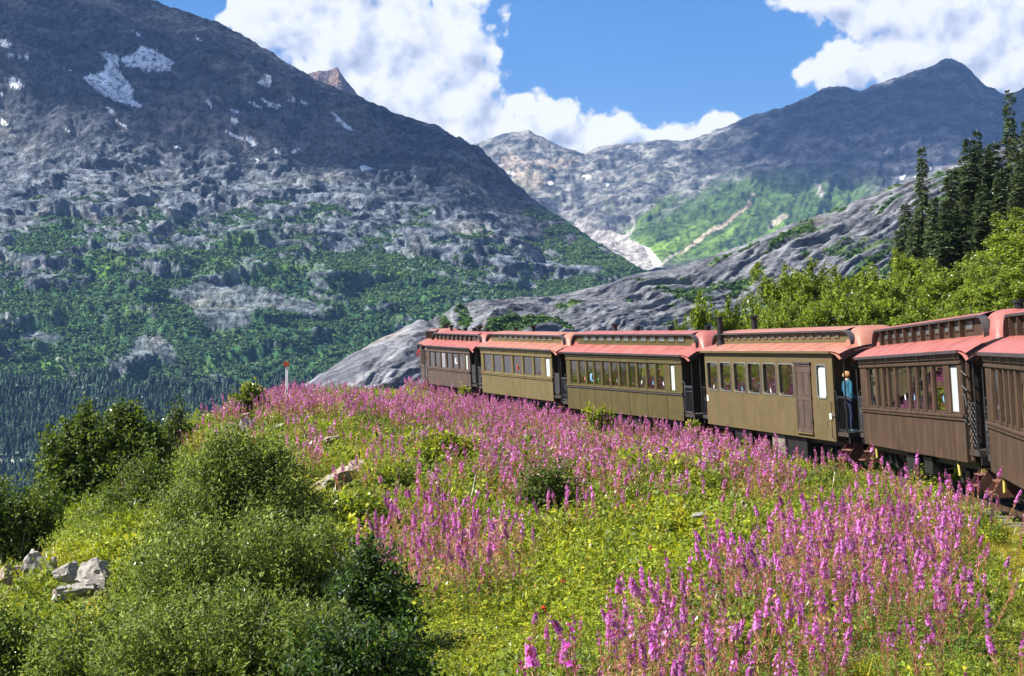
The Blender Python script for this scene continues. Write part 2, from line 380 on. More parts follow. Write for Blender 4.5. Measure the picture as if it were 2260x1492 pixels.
snow_polys = [[(182, 170), (225, 160), (238, 135), (220, 115), (262, 122), (262, 155), (285, 185), (296, 205), (292, 216), (318, 238), (285, 232), (262, 225), (225, 205)],
 [(265, 128), (298, 118), (312, 100), (345, 112), (385, 138), (376, 156), (330, 155), (300, 148), (278, 146)], [(568, 180), (588, 165), (598, 166), (598, 188), (582, 190)],
 [(726, 242), (740, 252), (780, 288), (768, 288), (748, 270)], [(494, 288), (530, 302), (545, 312), (520, 306)], [(540, 303), (552, 302), (568, 320), (556, 322)],
 [(548, 222), (562, 228), (582, 240), (566, 238)], [(570, 214), (590, 224), (622, 232), (612, 240), (592, 232)], [(506, 240), (520, 244), (532, 250), (515, 252)],
 [(502, 262), (520, 262), (530, 270), (512, 270)], [(452, 220), (460, 222), (468, 234), (460, 234)], [(0, 84), (26, 98), (22, 108), (0, 102)], [(0, 110), (30, 120), (70, 122), (60, 130), (20, 124)],
 [(16, 172), (34, 172), (56, 192), (26, 196)], [(122, 144), (160, 156), (150, 156)], [(252, 262), (275, 276), (292, 288), (270, 280)], [(0, 260), (20, 274), (4, 276)],
 [(288, 62), (310, 78), (300, 78)], [(793, 366), (808, 365), (830, 374), (798, 376)], [(604, 324), (620, 340), (608, 338)], [(632, 218), (650, 218), (656, 224), (640, 226)], [(664, 222), (678, 228), (672, 232)],
 [(234, 236), (246, 238), (258, 248), (246, 248)], [(640, 338), (655, 326), (664, 330), (650, 338)], [(0, 204), (12, 218), (0, 222)], [(430, 78), (444, 90), (438, 90)], [(906, 384), (920, 386), (914, 390)],
 [(610, 268), (630, 280), (620, 276)], [(235, 30), (246, 35), (240, 36)], [(140, 286), (158, 286), (150, 290)], [(560, 345), (575, 358), (568, 358)], [(380, 320), (408, 326), (396, 328)]]
sn = np.zeros(shp)
for i, pl in enumerate(snow_polys): sn = np.maximum(sn, soft_poly(PXs, PYs, pl, 1.6, 160 + i, 9.))
col = lerp(col, flat(SNOW, shp), sn)
st = [(176, 880), (182, 862), (170, 835), (150, 810), (130, 790)]    # pale stream bed and waterfall
def dist_line(PX, PY, pts):
    d = np.full(PX.shape, 1e9)
    for (x0, y0), (x1, y1) in zip(pts[:-1], pts[1:]):
        vx, vy = x1 - x0, y1 - y0; t = np.clip(((PX - x0) * vx + (PY - y0) * vy) / (vx * vx + vy * vy), 0, 1)
        d = np.minimum(d, np.hypot(PX - x0 - t * vx, PY - y0 - t * vy))
    return d
jx = fbm(PXs / 12, PYs / 12, 3, .6, 200) * 6
stream = 1 - sstep(2.5, 7.0, dist_line(PXs + jx, PYs, st))
fallw = 1 - sstep(1.5, 4.0, dist_line(PXs + jx * .5, PYs, [(2, 640), (12, 662), (16, 688), (12, 710)]))
col = lerp(col, flat((.42, .42, .42), shp), np.maximum(stream * .8, fallw))
for pts, c in (([(0, 578), (90, 585), (150, 600)], (.22, .2, .18)), ([(-60, 1020), (80, 1017), (200, 1024)], (.60, .57, .50)), ([(690, 480), (720, 468), (750, 466)], (.26, .24, .21))):
    col = lerp(col, flat(c, shp), (1 - sstep(1.2, 3.2, dist_line(PXs, PYs + jx * .3, pts))) * .75)
XA, YA, ZA = X, Y, Z
M_FAR = terrain_mat('mountain_rock_and_scrub', .09, .75, 9.0, 1.0)
emit('mountain_slope', X, Y, Z, col, M_FAR)

# valley floor between the hillside and that mountain
vx, vy = np.meshgrid(np.linspace(-4200, 2600, 150), np.concatenate([np.linspace(-1500, 900, 20), np.linspace(940, 1640, 40)]))
vz = -345 + sstep(880, 1520, vy) * 188 + fbm(vx / 60, vy / 60, 4, .6, 151) * 8
emit('valley_floor', vx, vy, vz, lerp(flat((.025, .055, .03), vx.shape), flat((.05, .10, .04), vx.shape), sstep(-.3, .4, fbm(vx / 90, vy / 90, 4, .6, 152))), M_FAR)
# conifer forest at the foot of that mountain (counting them is hopeless: stuff)
fprob = (forest_m > .55) & (fbm(X / 60, Y / 60, 3, .6, 150) > -.33) & (s[:, None] < .6) & (np.maximum.reduce([stream, ((PYs > 1012) & (PYs < 1036)).astype(float)]) < .3) & (PXs > -80) & (PXs < 1010) & (PYs < 1120)
ii = np.argwhere(fprob); print('forest cand', len(ii))
FOREST = ii[rng.permutation(len(ii))[:15000]]
FOREST_P = np.stack([X[FOREST[:, 0], FOREST[:, 1]], Y[FOREST[:, 0], FOREST[:, 1]], Z[FOREST[:, 0], FOREST[:, 1]] - .5], -1) + np.c_[rng.uniform(-3, 3, (len(FOREST), 2)), np.zeros(len(FOREST))]
# scrub clumps (alder thickets) scattered over the middle slopes
scr_c = (veg > .6) & ((forest_m < .5) | (rng.uniform(0, 1, shp) < .22)) & (PYs < 1010) & (PYs > 420) & (s[:, None] < .9) & (PXs > -60) & (PXs < 1420)
ii = np.argwhere(scr_c); ii = ii[rng.permutation(len(ii))[:26000]]
SCRUB_P = np.stack([X[ii[:, 0], ii[:, 1]], Y[ii[:, 0], ii[:, 1]], Z[ii[:, 0], ii[:, 1]]], -1)

# ---- small rocky peak peeping over its shoulder
KD = {600: [(420, 4700), (330, 5100), (235, 5600)], 665: [(420, 4700), (300, 5100), (166, 5600)], 700: [(420, 4700), (300, 5100), (159, 5600)], 730: [(420, 4700), (290, 5100), (152, 5600)], 745: [(420, 4700), (290, 5100), (148, 5600)],
      765: [(420, 4700), (300, 5100), (182, 5600)], 785: [(420, 4700), (310, 5100), (202, 5600)], 797: [(420, 4700), (320, 5100), (228, 5600)], 860: [(420, 4700), (370, 5100), (300, 5600)]}
px = np.linspace(600, 860, 170); s = np.concatenate([np.linspace(0, 1, 110), np.linspace(1.02, 2, 10)])
X, Y, Z, PY, PX = terrain(KD, px, s, (700, 900))
Z = Z + (1 - .7 * sstep(.9, 1, np.minimum(s, 1))[:, None]) * (fbm(X / 110, Y / 140, 5, .55, 210, True) * 34 + fbm(X / 25, Y / 25, 4, .6, 215) * 12)
c = lerp(flat((.09, .07, .072), X.shape), flat((.19, .125, .095), X.shape), sstep(-.25, .35, fbm(X / 60, Z / 50, 5, .6, 220)))
emit('rocky_peak', X, Y, Z, c, M_FAR)

# ---- mountains closing the valley, with the green bowl
crB = [(900, 365), (1040, 324), (1080, 310), (1130, 303), (1165, 297), (1200, 311), (1250, 330), (1290, 341), (1320, 328), (1400, 318), (1500, 321), (1560, 300), (1640, 272), (1700, 255), (1750, 236), (1800, 215), (1830, 205), (1870, 203), (1895, 208),
       (1950, 190), (2010, 170), (2060, 150), (2080, 141), (2097, 139), (2120, 145), (2150, 176), (2175, 200), (2210, 217), (2235, 211), (2260, 200), (2400, 140), (2600, 90), (2900, 240)]
bsB = [(900, 720), (1200, 660), (1300, 640), (1400, 615), (1450, 600), (1500, 600), (1700, 640), (2000, 640), (2900, 640)]
px = np.linspace(930, 2800, 640); s = np.concatenate([np.linspace(0, 1, 250), np.linspace(1.01, 2, 12)])
KB = {}
for a in px:
    ct = np.interp(a, *zip(*crB)); bs = np.interp(a, *zip(*bsB)); KB[a] = [(bs + (ct - bs) * f, y) for f, y in ((0, 4200), (.16, 4500), (.38, 4850), (.68, 5350), (1, 6000))]
X, Y, Z, PY, PX = terrain(KB, px, s, (1500, 1500))
cr = (1 - sstep(.93, 1.0, np.minimum(s, 1))[:, None] * .55) * (.25 + .75 * sstep(.02, .25, s)[:, None])
rightp = sstep(1500, 1800, PX)
D = cr * (fbm(X / 600, Y / 500, 6, .52, 300, True) * 62 + fbm(X / 150, Y / 150, 5, .6, 310) * 34 * (1 - .3 * rightp) + fbm((X - Y * .3) / 110, Y / 900, 4, .5, 330, True) * 26 * rightp + fbm(X / 45, Y / 45, 4, .6, 333) * 12); Z = Z + D * .85; Y = Y - D * .5
PXs, PYs = project(X, Y, Z); N = normals_z(X, Y, Z); shp = X.shape
rn = sstep(-.2, .25, fbm(X / 90, (Y * .4 + Z) / 60, 6, .66, 340))
rock = lerp(flat((.048, .054, .066), shp), flat((.215, .212, .20), shp), rn)
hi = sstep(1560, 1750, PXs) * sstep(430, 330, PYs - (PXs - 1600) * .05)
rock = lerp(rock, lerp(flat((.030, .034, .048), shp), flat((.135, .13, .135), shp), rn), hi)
rock = lerp(rock, flat((.38, .30, .24), shp), soft_poly(PXs, PYs, [(1100, 350), (1290, 345), (1260, 365), (1130, 375)], 18, 350) * .5)
rock = lerp(rock, flat((.36, .30, .24), shp), soft_poly(PXs, PYs, [(1110, 372), (1180, 378), (1205, 405), (1185, 422), (1140, 400)], 8, 351) * .8)
bowl = np.exp(-(((PXs - 1640) / 330) ** 2 + ((PYs - 535 + (PXs - 1500) * .30) / 105) ** 2) * .8)
bn = fbm(PXs / 60 + PYs / 45, (PYs * 1.0 - PXs * .1) / 120, 5, .62, 360)
gm = sstep(.32, .6, bowl + bn * .45) * sstep(600, 560, PYs) * (1 - .9 * hi) * sstep(1340, 1420, PXs + (PYs - 500) * .3)
g2 = sstep(.02, .38, fbm(X / 150, Y / 200, 5, .62, 370)) * (1 - hi) * sstep(330, 480, PYs) * .75
gc = lerp(flat((.055, .10, .025), shp), flat((.15, .25, .04), shp), sstep(-.2, .4, bn + (PYs - 520) / 160))
col = lerp(rock, flat((.075, .10, .035), shp), g2); col = lerp(col, gc, gm)
mor = soft_poly(PXs, PYs, [(1260, 485), (1300, 500), (1370, 515), (1420, 540), (1462, 590), (1430, 640), (1300, 560)], 6, 380)
col = lerp(col, flat((.30, .28, .26), shp), mor)
for pts, wd, c in (([(1660, 430), (1650, 455), (1600, 495), (1560, 515), (1530, 540)], 5, (.42, .32, .24)), ([(1505, 560), (1520, 545), (1580, 500)], 4, (.36, .3, .22)), ([(1700, 500), (1730, 478)], 8, (.3, .26, .2)),
                   ([(1385, 520), (1400, 495), (1392, 470)], 4, (.33, .31, .29)), ([(1800, 400), (1815, 430)], 7, (.28, .25, .22)), ([(1455, 590), (1475, 570), (1500, 555)], 3, (.34, .30, .25))):
    col = lerp(col, flat(c, shp), (1 - sstep(wd * .5, wd, dist_line(PXs + fbm(PXs / 15, PYs / 15, 3, .6, 390) * 10, PYs, pts))) * .85)
sn = np.zeros(shp)
for i, pl in enumerate([[(1420, 540), (1436, 552), (1462, 582), (1455, 590), (1444, 586), (1432, 560)], [(1115, 378), (1138, 380), (1136, 384), (1118, 383)], [(1208, 402), (1228, 400), (1218, 408)], [(1284, 388), (1305, 386), (1300, 393)], [(1335, 405), (1345, 406), (1342, 412)],
        [(1985, 390), (1998, 388), (1992, 396)], [(2018, 388), (2024, 388), (2020, 392)], [(2048, 372), (2056, 370), (2054, 376)], [(1890, 400), (1896, 400), (1893, 403)]]): sn = np.maximum(sn, soft_poly(PXs, PYs, pl, 1.5, 400 + i, 9.))
col = lerp(col, flat(SNOW, shp), sn)
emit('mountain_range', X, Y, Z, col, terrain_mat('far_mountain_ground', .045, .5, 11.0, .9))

# ---- glacier-smoothed rock slope on the right, beyond the train
crC = [(380, 1400), (500, 1060), (600, 930), (700, 846), (730, 830), (780, 810), (850, 766), (930, 736), (1000, 712), (1050, 690), (1130, 671), (1200, 656), (1300, 636), (1400, 603), (1460, 592), (1560, 570), (1640, 540), (1700, 514), (1780, 484), (1850, 460), (1930, 430), (2000, 402), (2100, 366), (2260, 312), (2500, 240), (2900, 180)]
cyC = [(380, 300), (700, 330), (930, 370), (1130, 430), (1400, 500), (1700, 570), (2000, 640), (2260, 700), (2900, 800)]
px = np.linspace(420, 2800, 800); s = np.concatenate([np.linspace(0, 1, 275), np.linspace(1.01, 2, 12)])
KC = {}
for a in px:
    ct = np.interp(a, *zip(*crC)); y1 = np.interp(a, *zip(*cyC))
    y0 = y1 * .70; b0 = max(870, ct + 60); ys0 = y0 - 50
    KC[a] = [(CY + 95 * F / ys0, ys0), (b0, y0)] + [(b0 + (ct - b0) * f, y0 + (y1 - y0) * g) for f, g in ((.2, .18), (.4, .34), (.6, .52), (.8, .74), (1, 1))]
X, Y, Z, PY, PX = terrain(KC, px, s, (700, 330))
cr = 1 - sstep(.94, 1.0, np.minimum(s, 1))[:, None] * .65
sc_ = .35 + .65 * sstep(0, .5, s)[:, None]
# slabs: strata striking up to the right
CR = np.interp(PX[0], *zip(*crC))[None, :]; KM = np.interp(PX[0], *zip(*cyC))[None, :] / F
V = (PY - CR) * KM * 1.3 + fbm(X / 80, Y / 100, 3, .5, 501) * 9 + X * .08; U = X + Y * .35
slab = fbm(U / 60, V / 9, 4, .5, 500, True); sl2 = fbm(U / 18, V / 3.2, 4, .6, 510)
saw = ((V + sl2 * 2.0) / 5.0) % 1.0; saw = sstep(.0, .75, saw) - sstep(.75, 1, saw)
D = cr * sc_ * (fbm(X / 110, Y / 110, 4, .5, 520) * 7 + slab * 2.6 + sl2 * 1.2 + saw * 1.3 * (.5 + fbm(U / 40, V / 14, 2, .5, 533)) + fbm(X / 7, (Y + Z) / 7, 4, .6, 530) * .7); Z = Z + D * .85; Y = Y - D * .5
PXs, PYs = project(X, Y, Z); shp = X.shape; N = normals_z(X, Y, Z)
rn = sstep(-.3, .3, fbm(U / 22, V / 3.5, 6, .66, 540))
col = lerp(flat((.075, .080, .098), shp), flat((.195, .20, .215), shp), rn)
lich = sstep(.25, .6, fbm(U / 30, V / 10, 4, .6, 545)); col = lerp(col, flat((.20, .155, .11), shp), lich * .5)
vg = fbm(U / 45, V / 8, 5, .62, 550) + (.5 - slab) * .25 - .0
vm = sstep(.10, .22, vg)
gcc = lerp(flat((.025, .06, .018), shp), flat((.09, .15, .03), shp), sstep(-.1, .4, fbm(U / 30, V / 14, 4, .6, 560)))
col = lerp(col, gcc, vm * .92)
emit('rock_slope', X, Y, Z, col, terrain_mat('slabby_grey_rock', .6, .42, .9, 1.0, shear=.5))
ii = np.argwhere((vm > .7) & (s[:, None] < 1)); ii = ii[rng.permutation(len(ii))[:5200]]
SCRUB2_P = np.stack([X[ii[:, 0], ii[:, 1]], Y[ii[:, 0], ii[:, 1]], Z[ii[:, 0], ii[:, 1]]], -1)

# ================================================================== NEAR GROUND
# measured ground points (x, distance, height relative to the eye)
GP = np.array([
 (8.0, 30, -3.5), (8.2, 42, -3.75), (5.4, 55, -3.9), (1, 66.6, -3.85), (-2.7, 77, -3.55), (-5.7, 85, -3.35), (12, 30, -3.5), (12.5, 42, -3.75), (10, 55, -3.9), (5.5, 66, -3.85), (2, 77, -3.6), (-1, 87, -3.5),
 (0, 11, -3.3), (3.4, 11, -3.15), (6.5, 20, -3.4), (5, 30, -3.65), (0, 30, -3.65), (0, 20, -3.5), (3, 20, -3.45), (2.5, 40, -3.7), (6, 36, -3.65), (-4, 38, -3.45), (-1.5, 48, -3.7), (-8.7, 52, -3.2), (-8.8, 62, -2.85), (-12, 58, -3.6), (-9.2, 75, -2.75),
 (-6.4, 80, -2.95), (-2.8, 75, -3.6), (-5.5, 60, -3.2), (-20, 75, -9), (-15, 100, -11), (-5, 112, -6.5), (-9.4, 45, -4.1), (-11.7, 45, -5.2), (-12.9, 40, -6.2), (-7.5, 28, -4.5), (-9.2, 30, -4.6), (-6.5, 20, -5.1), (-3.5, 20, -4.4), (-1.5, 17, -3.95), (-.5, 14, -3.6), (-3, 11, -4.3),
 (-6, 11, -5.6), (-30, 60, -18), (-25, 30, -14), (-15, 15, -10), (-5, 3, -5), (0, 3, -3.1), (6, 5, -3.0), (8.5, 12, -3.1), (14, 60, -2.6), (20, 60, 0), (25, 75, 2.6), (31, 100, 4.0), (15, 80, -2.4), (20, 100, .6), (8, 80, -3.6), (5, 95, -3.9), (10, 120, -3.2),
 (45, 100, 9), (20, 45, .6), (17, 35, -1.5), (15, 25, -2.2), (30, 60, 5), (0, 140, -8), (40, 140, 5), (-40, 140, -30), (-25, 130, -26), (-20, 115, -19), (-12, 125, -14), (-32, 90, -19), (18, 10, -2), (60, 60, 12), (60, 20, 8)], float)
def _tps(r2): return np.where(r2 > 0, r2 * np.log(r2 + 1e-12), 0)
_n = len(GP); _A = np.zeros((_n + 3, _n + 3)); _d = ((GP[:, None, :2] - GP[None, :, :2]) ** 2).sum(-1)
_A[:_n, :_n] = _tps(_d) + np.eye(_n) * 6.0; _A[:_n, _n] = 1; _A[:_n, _n + 1:] = GP[:, :2]; _A[_n, :_n] = 1; _A[_n + 1:, :_n] = GP[:, :2].T
_w = np.linalg.solve(_A, np.r_[GP[:, 2], 0, 0, 0])
def ground(x, y):
    x = np.asarray(x, float); y = np.asarray(y, float); xf, yf = np.broadcast_arrays(x, y); shp_ = xf.shape; q = np.stack([xf.ravel(), yf.ravel()], -1)
    yq = np.minimum(q[:, 1], 130); xq = np.clip(q[:, 0], -60, 70); out = np.zeros(len(q))
    for a in range(0, len(q), 40000):
        b = slice(a, a + 40000); dd = (xq[b, None] - GP[None, :, 0]) ** 2 + (yq[b, None] - GP[None, :, 1]) ** 2
        out[b] = _tps(dd) @ _w[:_n] + _w[_n] + _w[_n + 1] * xq[b] + _w[_n + 2] * yq[b]
    out = np.clip(out, -45, 25)
    over = np.maximum(q[:, 1] - 130, 0); out -= over * .16
    out -= np.maximum(-q[:, 0] - 60, 0) * .3
    out += fbm(q[:, 0] / 3.0, q[:, 1] / 3.0, 3, .5, 600) * .16 + fbm(q[:, 0] / 11, q[:, 1] / 11, 2, .5, 610) * .22 * (np.abs(q[:, 0]) < 1e9)
    return out.reshape(shp_)
# the trackbed is level: rail line measured from the carriages
SILLS = [(-4.57 - .92, 96.0, 2.42), (-4.42, 85.0, 2.45), (-2.02, 78.5, 2.56), (-1.43, 76.9, 2.64), (1.79, 68.2, 2.75), (2.32, 66.6, 2.95), (6.16, 56.6, 2.97), (6.71, 55.0, 2.97), (9.0, 44.2, 2.89), (9.39, 42.4, 2.83), (9.29, 32.5, 2.60), (9.2, 30.7, 2.585), (7.9, 20.5, 2.5), (5.2, 11, 2.45)]
TRK = np.array(SILLS); 
def track_at(y):   # centre line x and rail height
    y = np.asarray(y, float); o = np.argsort(TRK[:, 1]); return np.interp(y, TRK[o, 1], TRK[o, 0]) + 1.28, -np.interp(y, TRK[o, 1], TRK[o, 2]) - .83
def ground_t(x, y):
    g = ground(x, y); tx, tz = track_at(y); d = np.abs(x - tx); k = 1 - sstep(1.6, 3.0, d); k = k * (np.asarray(y) > 4) * sstep(112, 100, np.asarray(y))
    return g * (1 - k) + (tz - .22) * k
nr, nc = 370, 350
yy = np.concatenate([np.linspace(-30, 4, 12)[:-1], 4 * (135 / 4) ** np.linspace(0, 1, 320), 135 * (1300 / 135) ** np.linspace(.02, 1, 40)])
tt = np.linspace(-1, 1, nc)
wid = np.maximum(yy, 12)[:, None] * .62 + 16
X = tt[None, :] * wid + 0 * yy[:, None]; Y = np.broadcast_to(yy[:, None], X.shape).copy()
Z = ground_t(X, Y)
gn = fbm(X / 1.7, Y / 1.7, 4, .6, 620); gl = fbm(X / 6, Y / 6, 3, .5, 630)
col = lerp(flat((.06, .075, .02), X.shape), flat((.15, .15, .04), X.shape), sstep(-.3, .4, gn)); col = lerp(col, flat((.035, .06, .015), X.shape), sstep(0, .4, gl) * .7)
emit('ground', X, Y, Z, col, terrain_mat('meadow_soil', 3.0, .4, .06, .8))
# ballast strip following the rails
ys = np.linspace(3, 104, 300); tx, tz = track_at(ys); dx = np.gradient(tx, ys); nn = np.stack([np.ones_like(dx), -dx], -1); nn /= np.linalg.norm(nn, axis=-1, keepdims=True)
offs = np.linspace(-1.15, 1.15, 18); prof = np.where(np.abs(offs) < .95, -.155, -.155 - (np.abs(offs) - .95) * .7)
BX = tx[:, None] + nn[:, :1] * offs; BY = ys[:, None] + nn[:, 1:] * offs; BZ = tz[:, None] + prof + fbm(BX * 6, BY * 6, 2, .6, 640) * .03
me = fast_mesh('ballast', np.stack([BX, BY, BZ], -1).reshape(-1, 3), grid_faces(*BX.shape), flat((.16, .15, .14), BX.shape).reshape(-1, 3), True)
tag(link('track_ballast', me, terrain_mat('grey_ballast', 14, .6, .03, 1.0)), kind='structure')
# ================================================================== MESH BUILDER
class MB:
    def __init__(s): s.v = []; s.f = []
    def quad(s, a, b, c, d): n = len(s.v); s.v += [tuple(a), tuple(b), tuple(c), tuple(d)]; s.f.append((n, n + 1, n + 2, n + 3)); return s
    def box(s, x0, x1, y0, y1, z0, z1):
        n = len(s.v); s.v += [(x, y, z) for z in (z0, z1) for y in (y0, y1) for x in (x0, x1)]
        s.f += [tuple(n + i for i in q) for q in ((0, 2, 3, 1), (4, 5, 7, 6), (0, 1, 5, 4), (2, 6, 7, 3), (0, 4, 6, 2), (1, 3, 7, 5))]; return s
    def tube(s, pts, r, n=8, cap=True):
        pts = [Vector(p) for p in pts]; rs = r if isinstance(r, (list, tuple)) else [r] * len(pts); base = len(s.v)
        for i, p in enumerate(pts):
            t = (pts[min(i + 1, len(pts) - 1)] - pts[max(i - 1, 0)]).normalized()
            a = t.cross(Vector((0, 0, 1))); a = a.normalized() if a.length > 1e-3 else Vector((1, 0, 0)); b = t.cross(a)
            for k in range(n):
                w_ = 2 * math.pi * k / n; s.v.append(tuple(p + (a * math.cos(w_) + b * math.sin(w_)) * rs[i]))
        for i in range(len(pts) - 1):
            for k in range(n): s.f.append((base + i * n + k, base + i * n + (k + 1) % n, base + (i + 1) * n + (k + 1) % n, base + (i + 1) * n + k))
        if cap: s.f.append(tuple(base + k for k in range(n))[::-1]); s.f.append(tuple(base + (len(pts) - 1) * n + k for k in range(n)))
        return s
    def cyl(s, c, r, h, n=16, axis='z'):
        c = Vector(c); d = {'x': Vector((1, 0, 0)), 'y': Vector((0, 1, 0)), 'z': Vector((0, 0, 1))}[axis]; return s.tube([c - d * h / 2, c + d * h / 2], r, n)
    def grid(s, P):
        n = len(s.v); nr, nc = len(P), len(P[0])
        for r_ in P: s.v += [tuple(p) for p in r_]
        for i in range(nr - 1):
            for j in range(nc - 1): s.f.append((n + i * nc + j, n + i * nc + j + 1, n + (i + 1) * nc + j + 1, n + (i + 1) * nc + j))
        return s
    def poly_y(s, pts, y0, y1):
        """outline pts (x,z) extruded from y0 to y1"""
        n = len(s.v); k = len(pts); s.v += [(x, y0, z) for x, z in pts] + [(x, y1, z) for x, z in pts]
        s.f.append(tuple(range(n, n + k))); s.f.append(tuple(range(n + 2 * k - 1, n + k - 1, -1)))
        for i in range(k): j = (i + 1) % k; s.f.append((n + i, n + k + i, n + k + j, n + j))
        return s
    def ring_y(s, outer, inner, y0, y1):
        n = len(s.v); k = len(outer)
        for L, y in ((outer, y0), (inner, y0), (outer, y1), (inner, y1)): s.v += [(x, y, z) for x, z in L]
        for i in range(k):
            j = (i + 1) % k
            for a, b in ((0, 1), (3, 2), (2, 0), (1, 3)): s.f.append((n + a * k + i, n + a * k + j, n + b * k + j, n + b * k + i))
        return s
    def mesh(s, name, mats=None, smooth=False, bevel=0):
        me = bpy.data.meshes.new(name); me.from_pydata(s.v, [], s.f)
        bm = bmesh.new(); bm.from_mesh(me)
        if bevel: bmesh.ops.bevel(bm, geom=[e for e in bm.edges], offset=bevel, segments=1, affect='EDGES')
        bmesh.ops.recalc_face_normals(bm, faces=bm.faces); bm.to_mesh(me); bm.free()
        if smooth:
            me.polygons.foreach_set('use_smooth', [True] * len(me.polygons))
        if mats:
            for m in (mats if isinstance(mats, (list, tuple)) else [mats]): me.materials.append(m)
        return me
    def build(s, name, mat, parent=None, smooth=False, bevel=0, label=None):
        o = link(name, s.mesh(name, mat, smooth, bevel), None, parent)
        if label: o['label'] = label
        return o
def auto_smooth(o, ang=40):
    me = o.data; bm = bmesh.new(); bm.from_mesh(me)
    for e in bm.edges: e.smooth = e.calc_face_angle(0) < R(ang) if len(e.link_faces) == 2 else True
    for f in bm.faces: f.smooth = True
    bm.to_mesh(me); bm.free()

# ================================================================== TRAIN
def paint(name, c, dark, var=.2, st=.7): return pbr(name, c, .62, 0, var, 2.2, .15, streak=(7, .5, min(1, st * 1.25), dark), spec=.25, dirt=(1.3, .5, dark))
M_olive = paint('olive_paint', (.080, .063, .021), (.045, .036, .018), .14, .5)
M_tan = paint('faded_tan_olive_paint', (.13, .10, .042), (.09, .065, .03), .15, .6)
M_worn = paint('worn_olive_paint', (.094, .077, .032), (.13, .08, .042), .18, .7)
M_brown = paint('brown_paint', (.074, .043, .026), (.025, .016, .011), .16, .8)
M_brown2 = paint('weathered_brown_paint', (.09, .062, .05), (.055, .036, .03), .2, .9)
def roofm(name, c, d): return pbr(name, c, .5, 0, .12, 1.6, .08, streak=(1.2, 5, .5, d), spec=.35, dirt=(2.0, .3, d))
M_roof = roofm('red_roof_paint', (.27, .078, .066), (.34, .15, .13))
M_roof2 = roofm('orange_red_roof_paint', (.28, .11, .078), (.36, .19, .14))
M_black = pbr('sooty_iron', (.018, .017, .018), .55, .3, .4, 6)
M_iron = pbr('grey_iron', (.10, .10, .11), .5, .6, .3, 10)
M_fascia = pbr('dark_roof_edge', (.05, .042, .045), .5, 0, .3, 4)
M_step = pbr('red_brown_steps', (.075, .026, .018), .7, 0, .25, 5)
M_tread = pbr('worn_step_tread', (.15, .07, .05), .7, 0, .25, 8)
M_silver = pbr('silver_trim', (.24, .24, .23), .45, .5, .1, 6)
M_white = pbr('white_paint', (.75, .75, .74), .5, 0, .05, 6)
M_yel = pbr('yellow_paint', (.26, .21, .03), .6, 0, .2, 9)
M_box = pbr('weathered_grey_brown_box', (.19, .165, .135), .7, 0, .25, 4, streak=(6, 1, .6, (.10, .085, .065, 1)))
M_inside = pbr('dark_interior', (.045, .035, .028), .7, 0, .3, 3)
M_end_shade = pbr('shade_darkened_end_boards', (.035, .024, .018), .75, 0, .3, 4)  # brown darkened to paint in the shade of the recessed platform ends
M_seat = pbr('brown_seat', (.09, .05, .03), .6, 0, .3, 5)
m, t, out = new_mat('window_glass')
tr = t.add('ShaderNodeBsdfTransparent'); tr.inputs[0].default_value = (.82, .85, .85, 1)
gl = t.add('ShaderNodeBsdfGlossy'); gl.inputs[0].default_value = (1, 1, 1, 1); gl.inputs[1].default_value = .015
t.put(gl.inputs['Normal'], t.bump(t.noise(t.add('ShaderNodeTexCoord').outputs['Object'], 1.2, 1), .15, .02))
fr = t.add('ShaderNodeFresnel'); fr.inputs[0].default_value = 1.55
mx = t.add('ShaderNodeMixShader'); t.put(mx.inputs[0], t.m('ADD', t.m('MULTIPLY', fr.outputs[0], 1.5), .09, clamp=True)); t.l.new(tr.outputs[0], mx.inputs[1]); t.l.new(gl.outputs[0], mx.inputs[2]); t.l.new(mx.outputs[0], out.inputs[0])
M_glass = m
M_frost = pbr('frosted_pane', (.42, .48, .48), .25, 0, .03, 3, spec=.5)

def persp_t(u, Zl, Zr): return u * Zl / (Zr * (1 - u) + u * Zl)
LEAN = 3.3
WID = 2.5
def rrect(x0, x1, z0, z1, r, n=4):
    pts = []
    for cx, cz, a0 in ((x1 - r, z1 - r, 0), (x0 + r, z1 - r, 90), (x0 + r, z0 + r, 180), (x1 - r, z0 + r, 270)):
        for k in range(n + 1): a = R(a0 + 90 * k / n); pts.append((cx + r * math.cos(a), cz + r * math.sin(a)))
    return pts
def sqrect(x0, x1, z0, z1, n=4):
    pts = []
    for cx, cz in ((x1, z1), (x0, z1), (x0, z0), (x1, z0)): pts += [(cx, cz)] * (n + 1)
    return pts

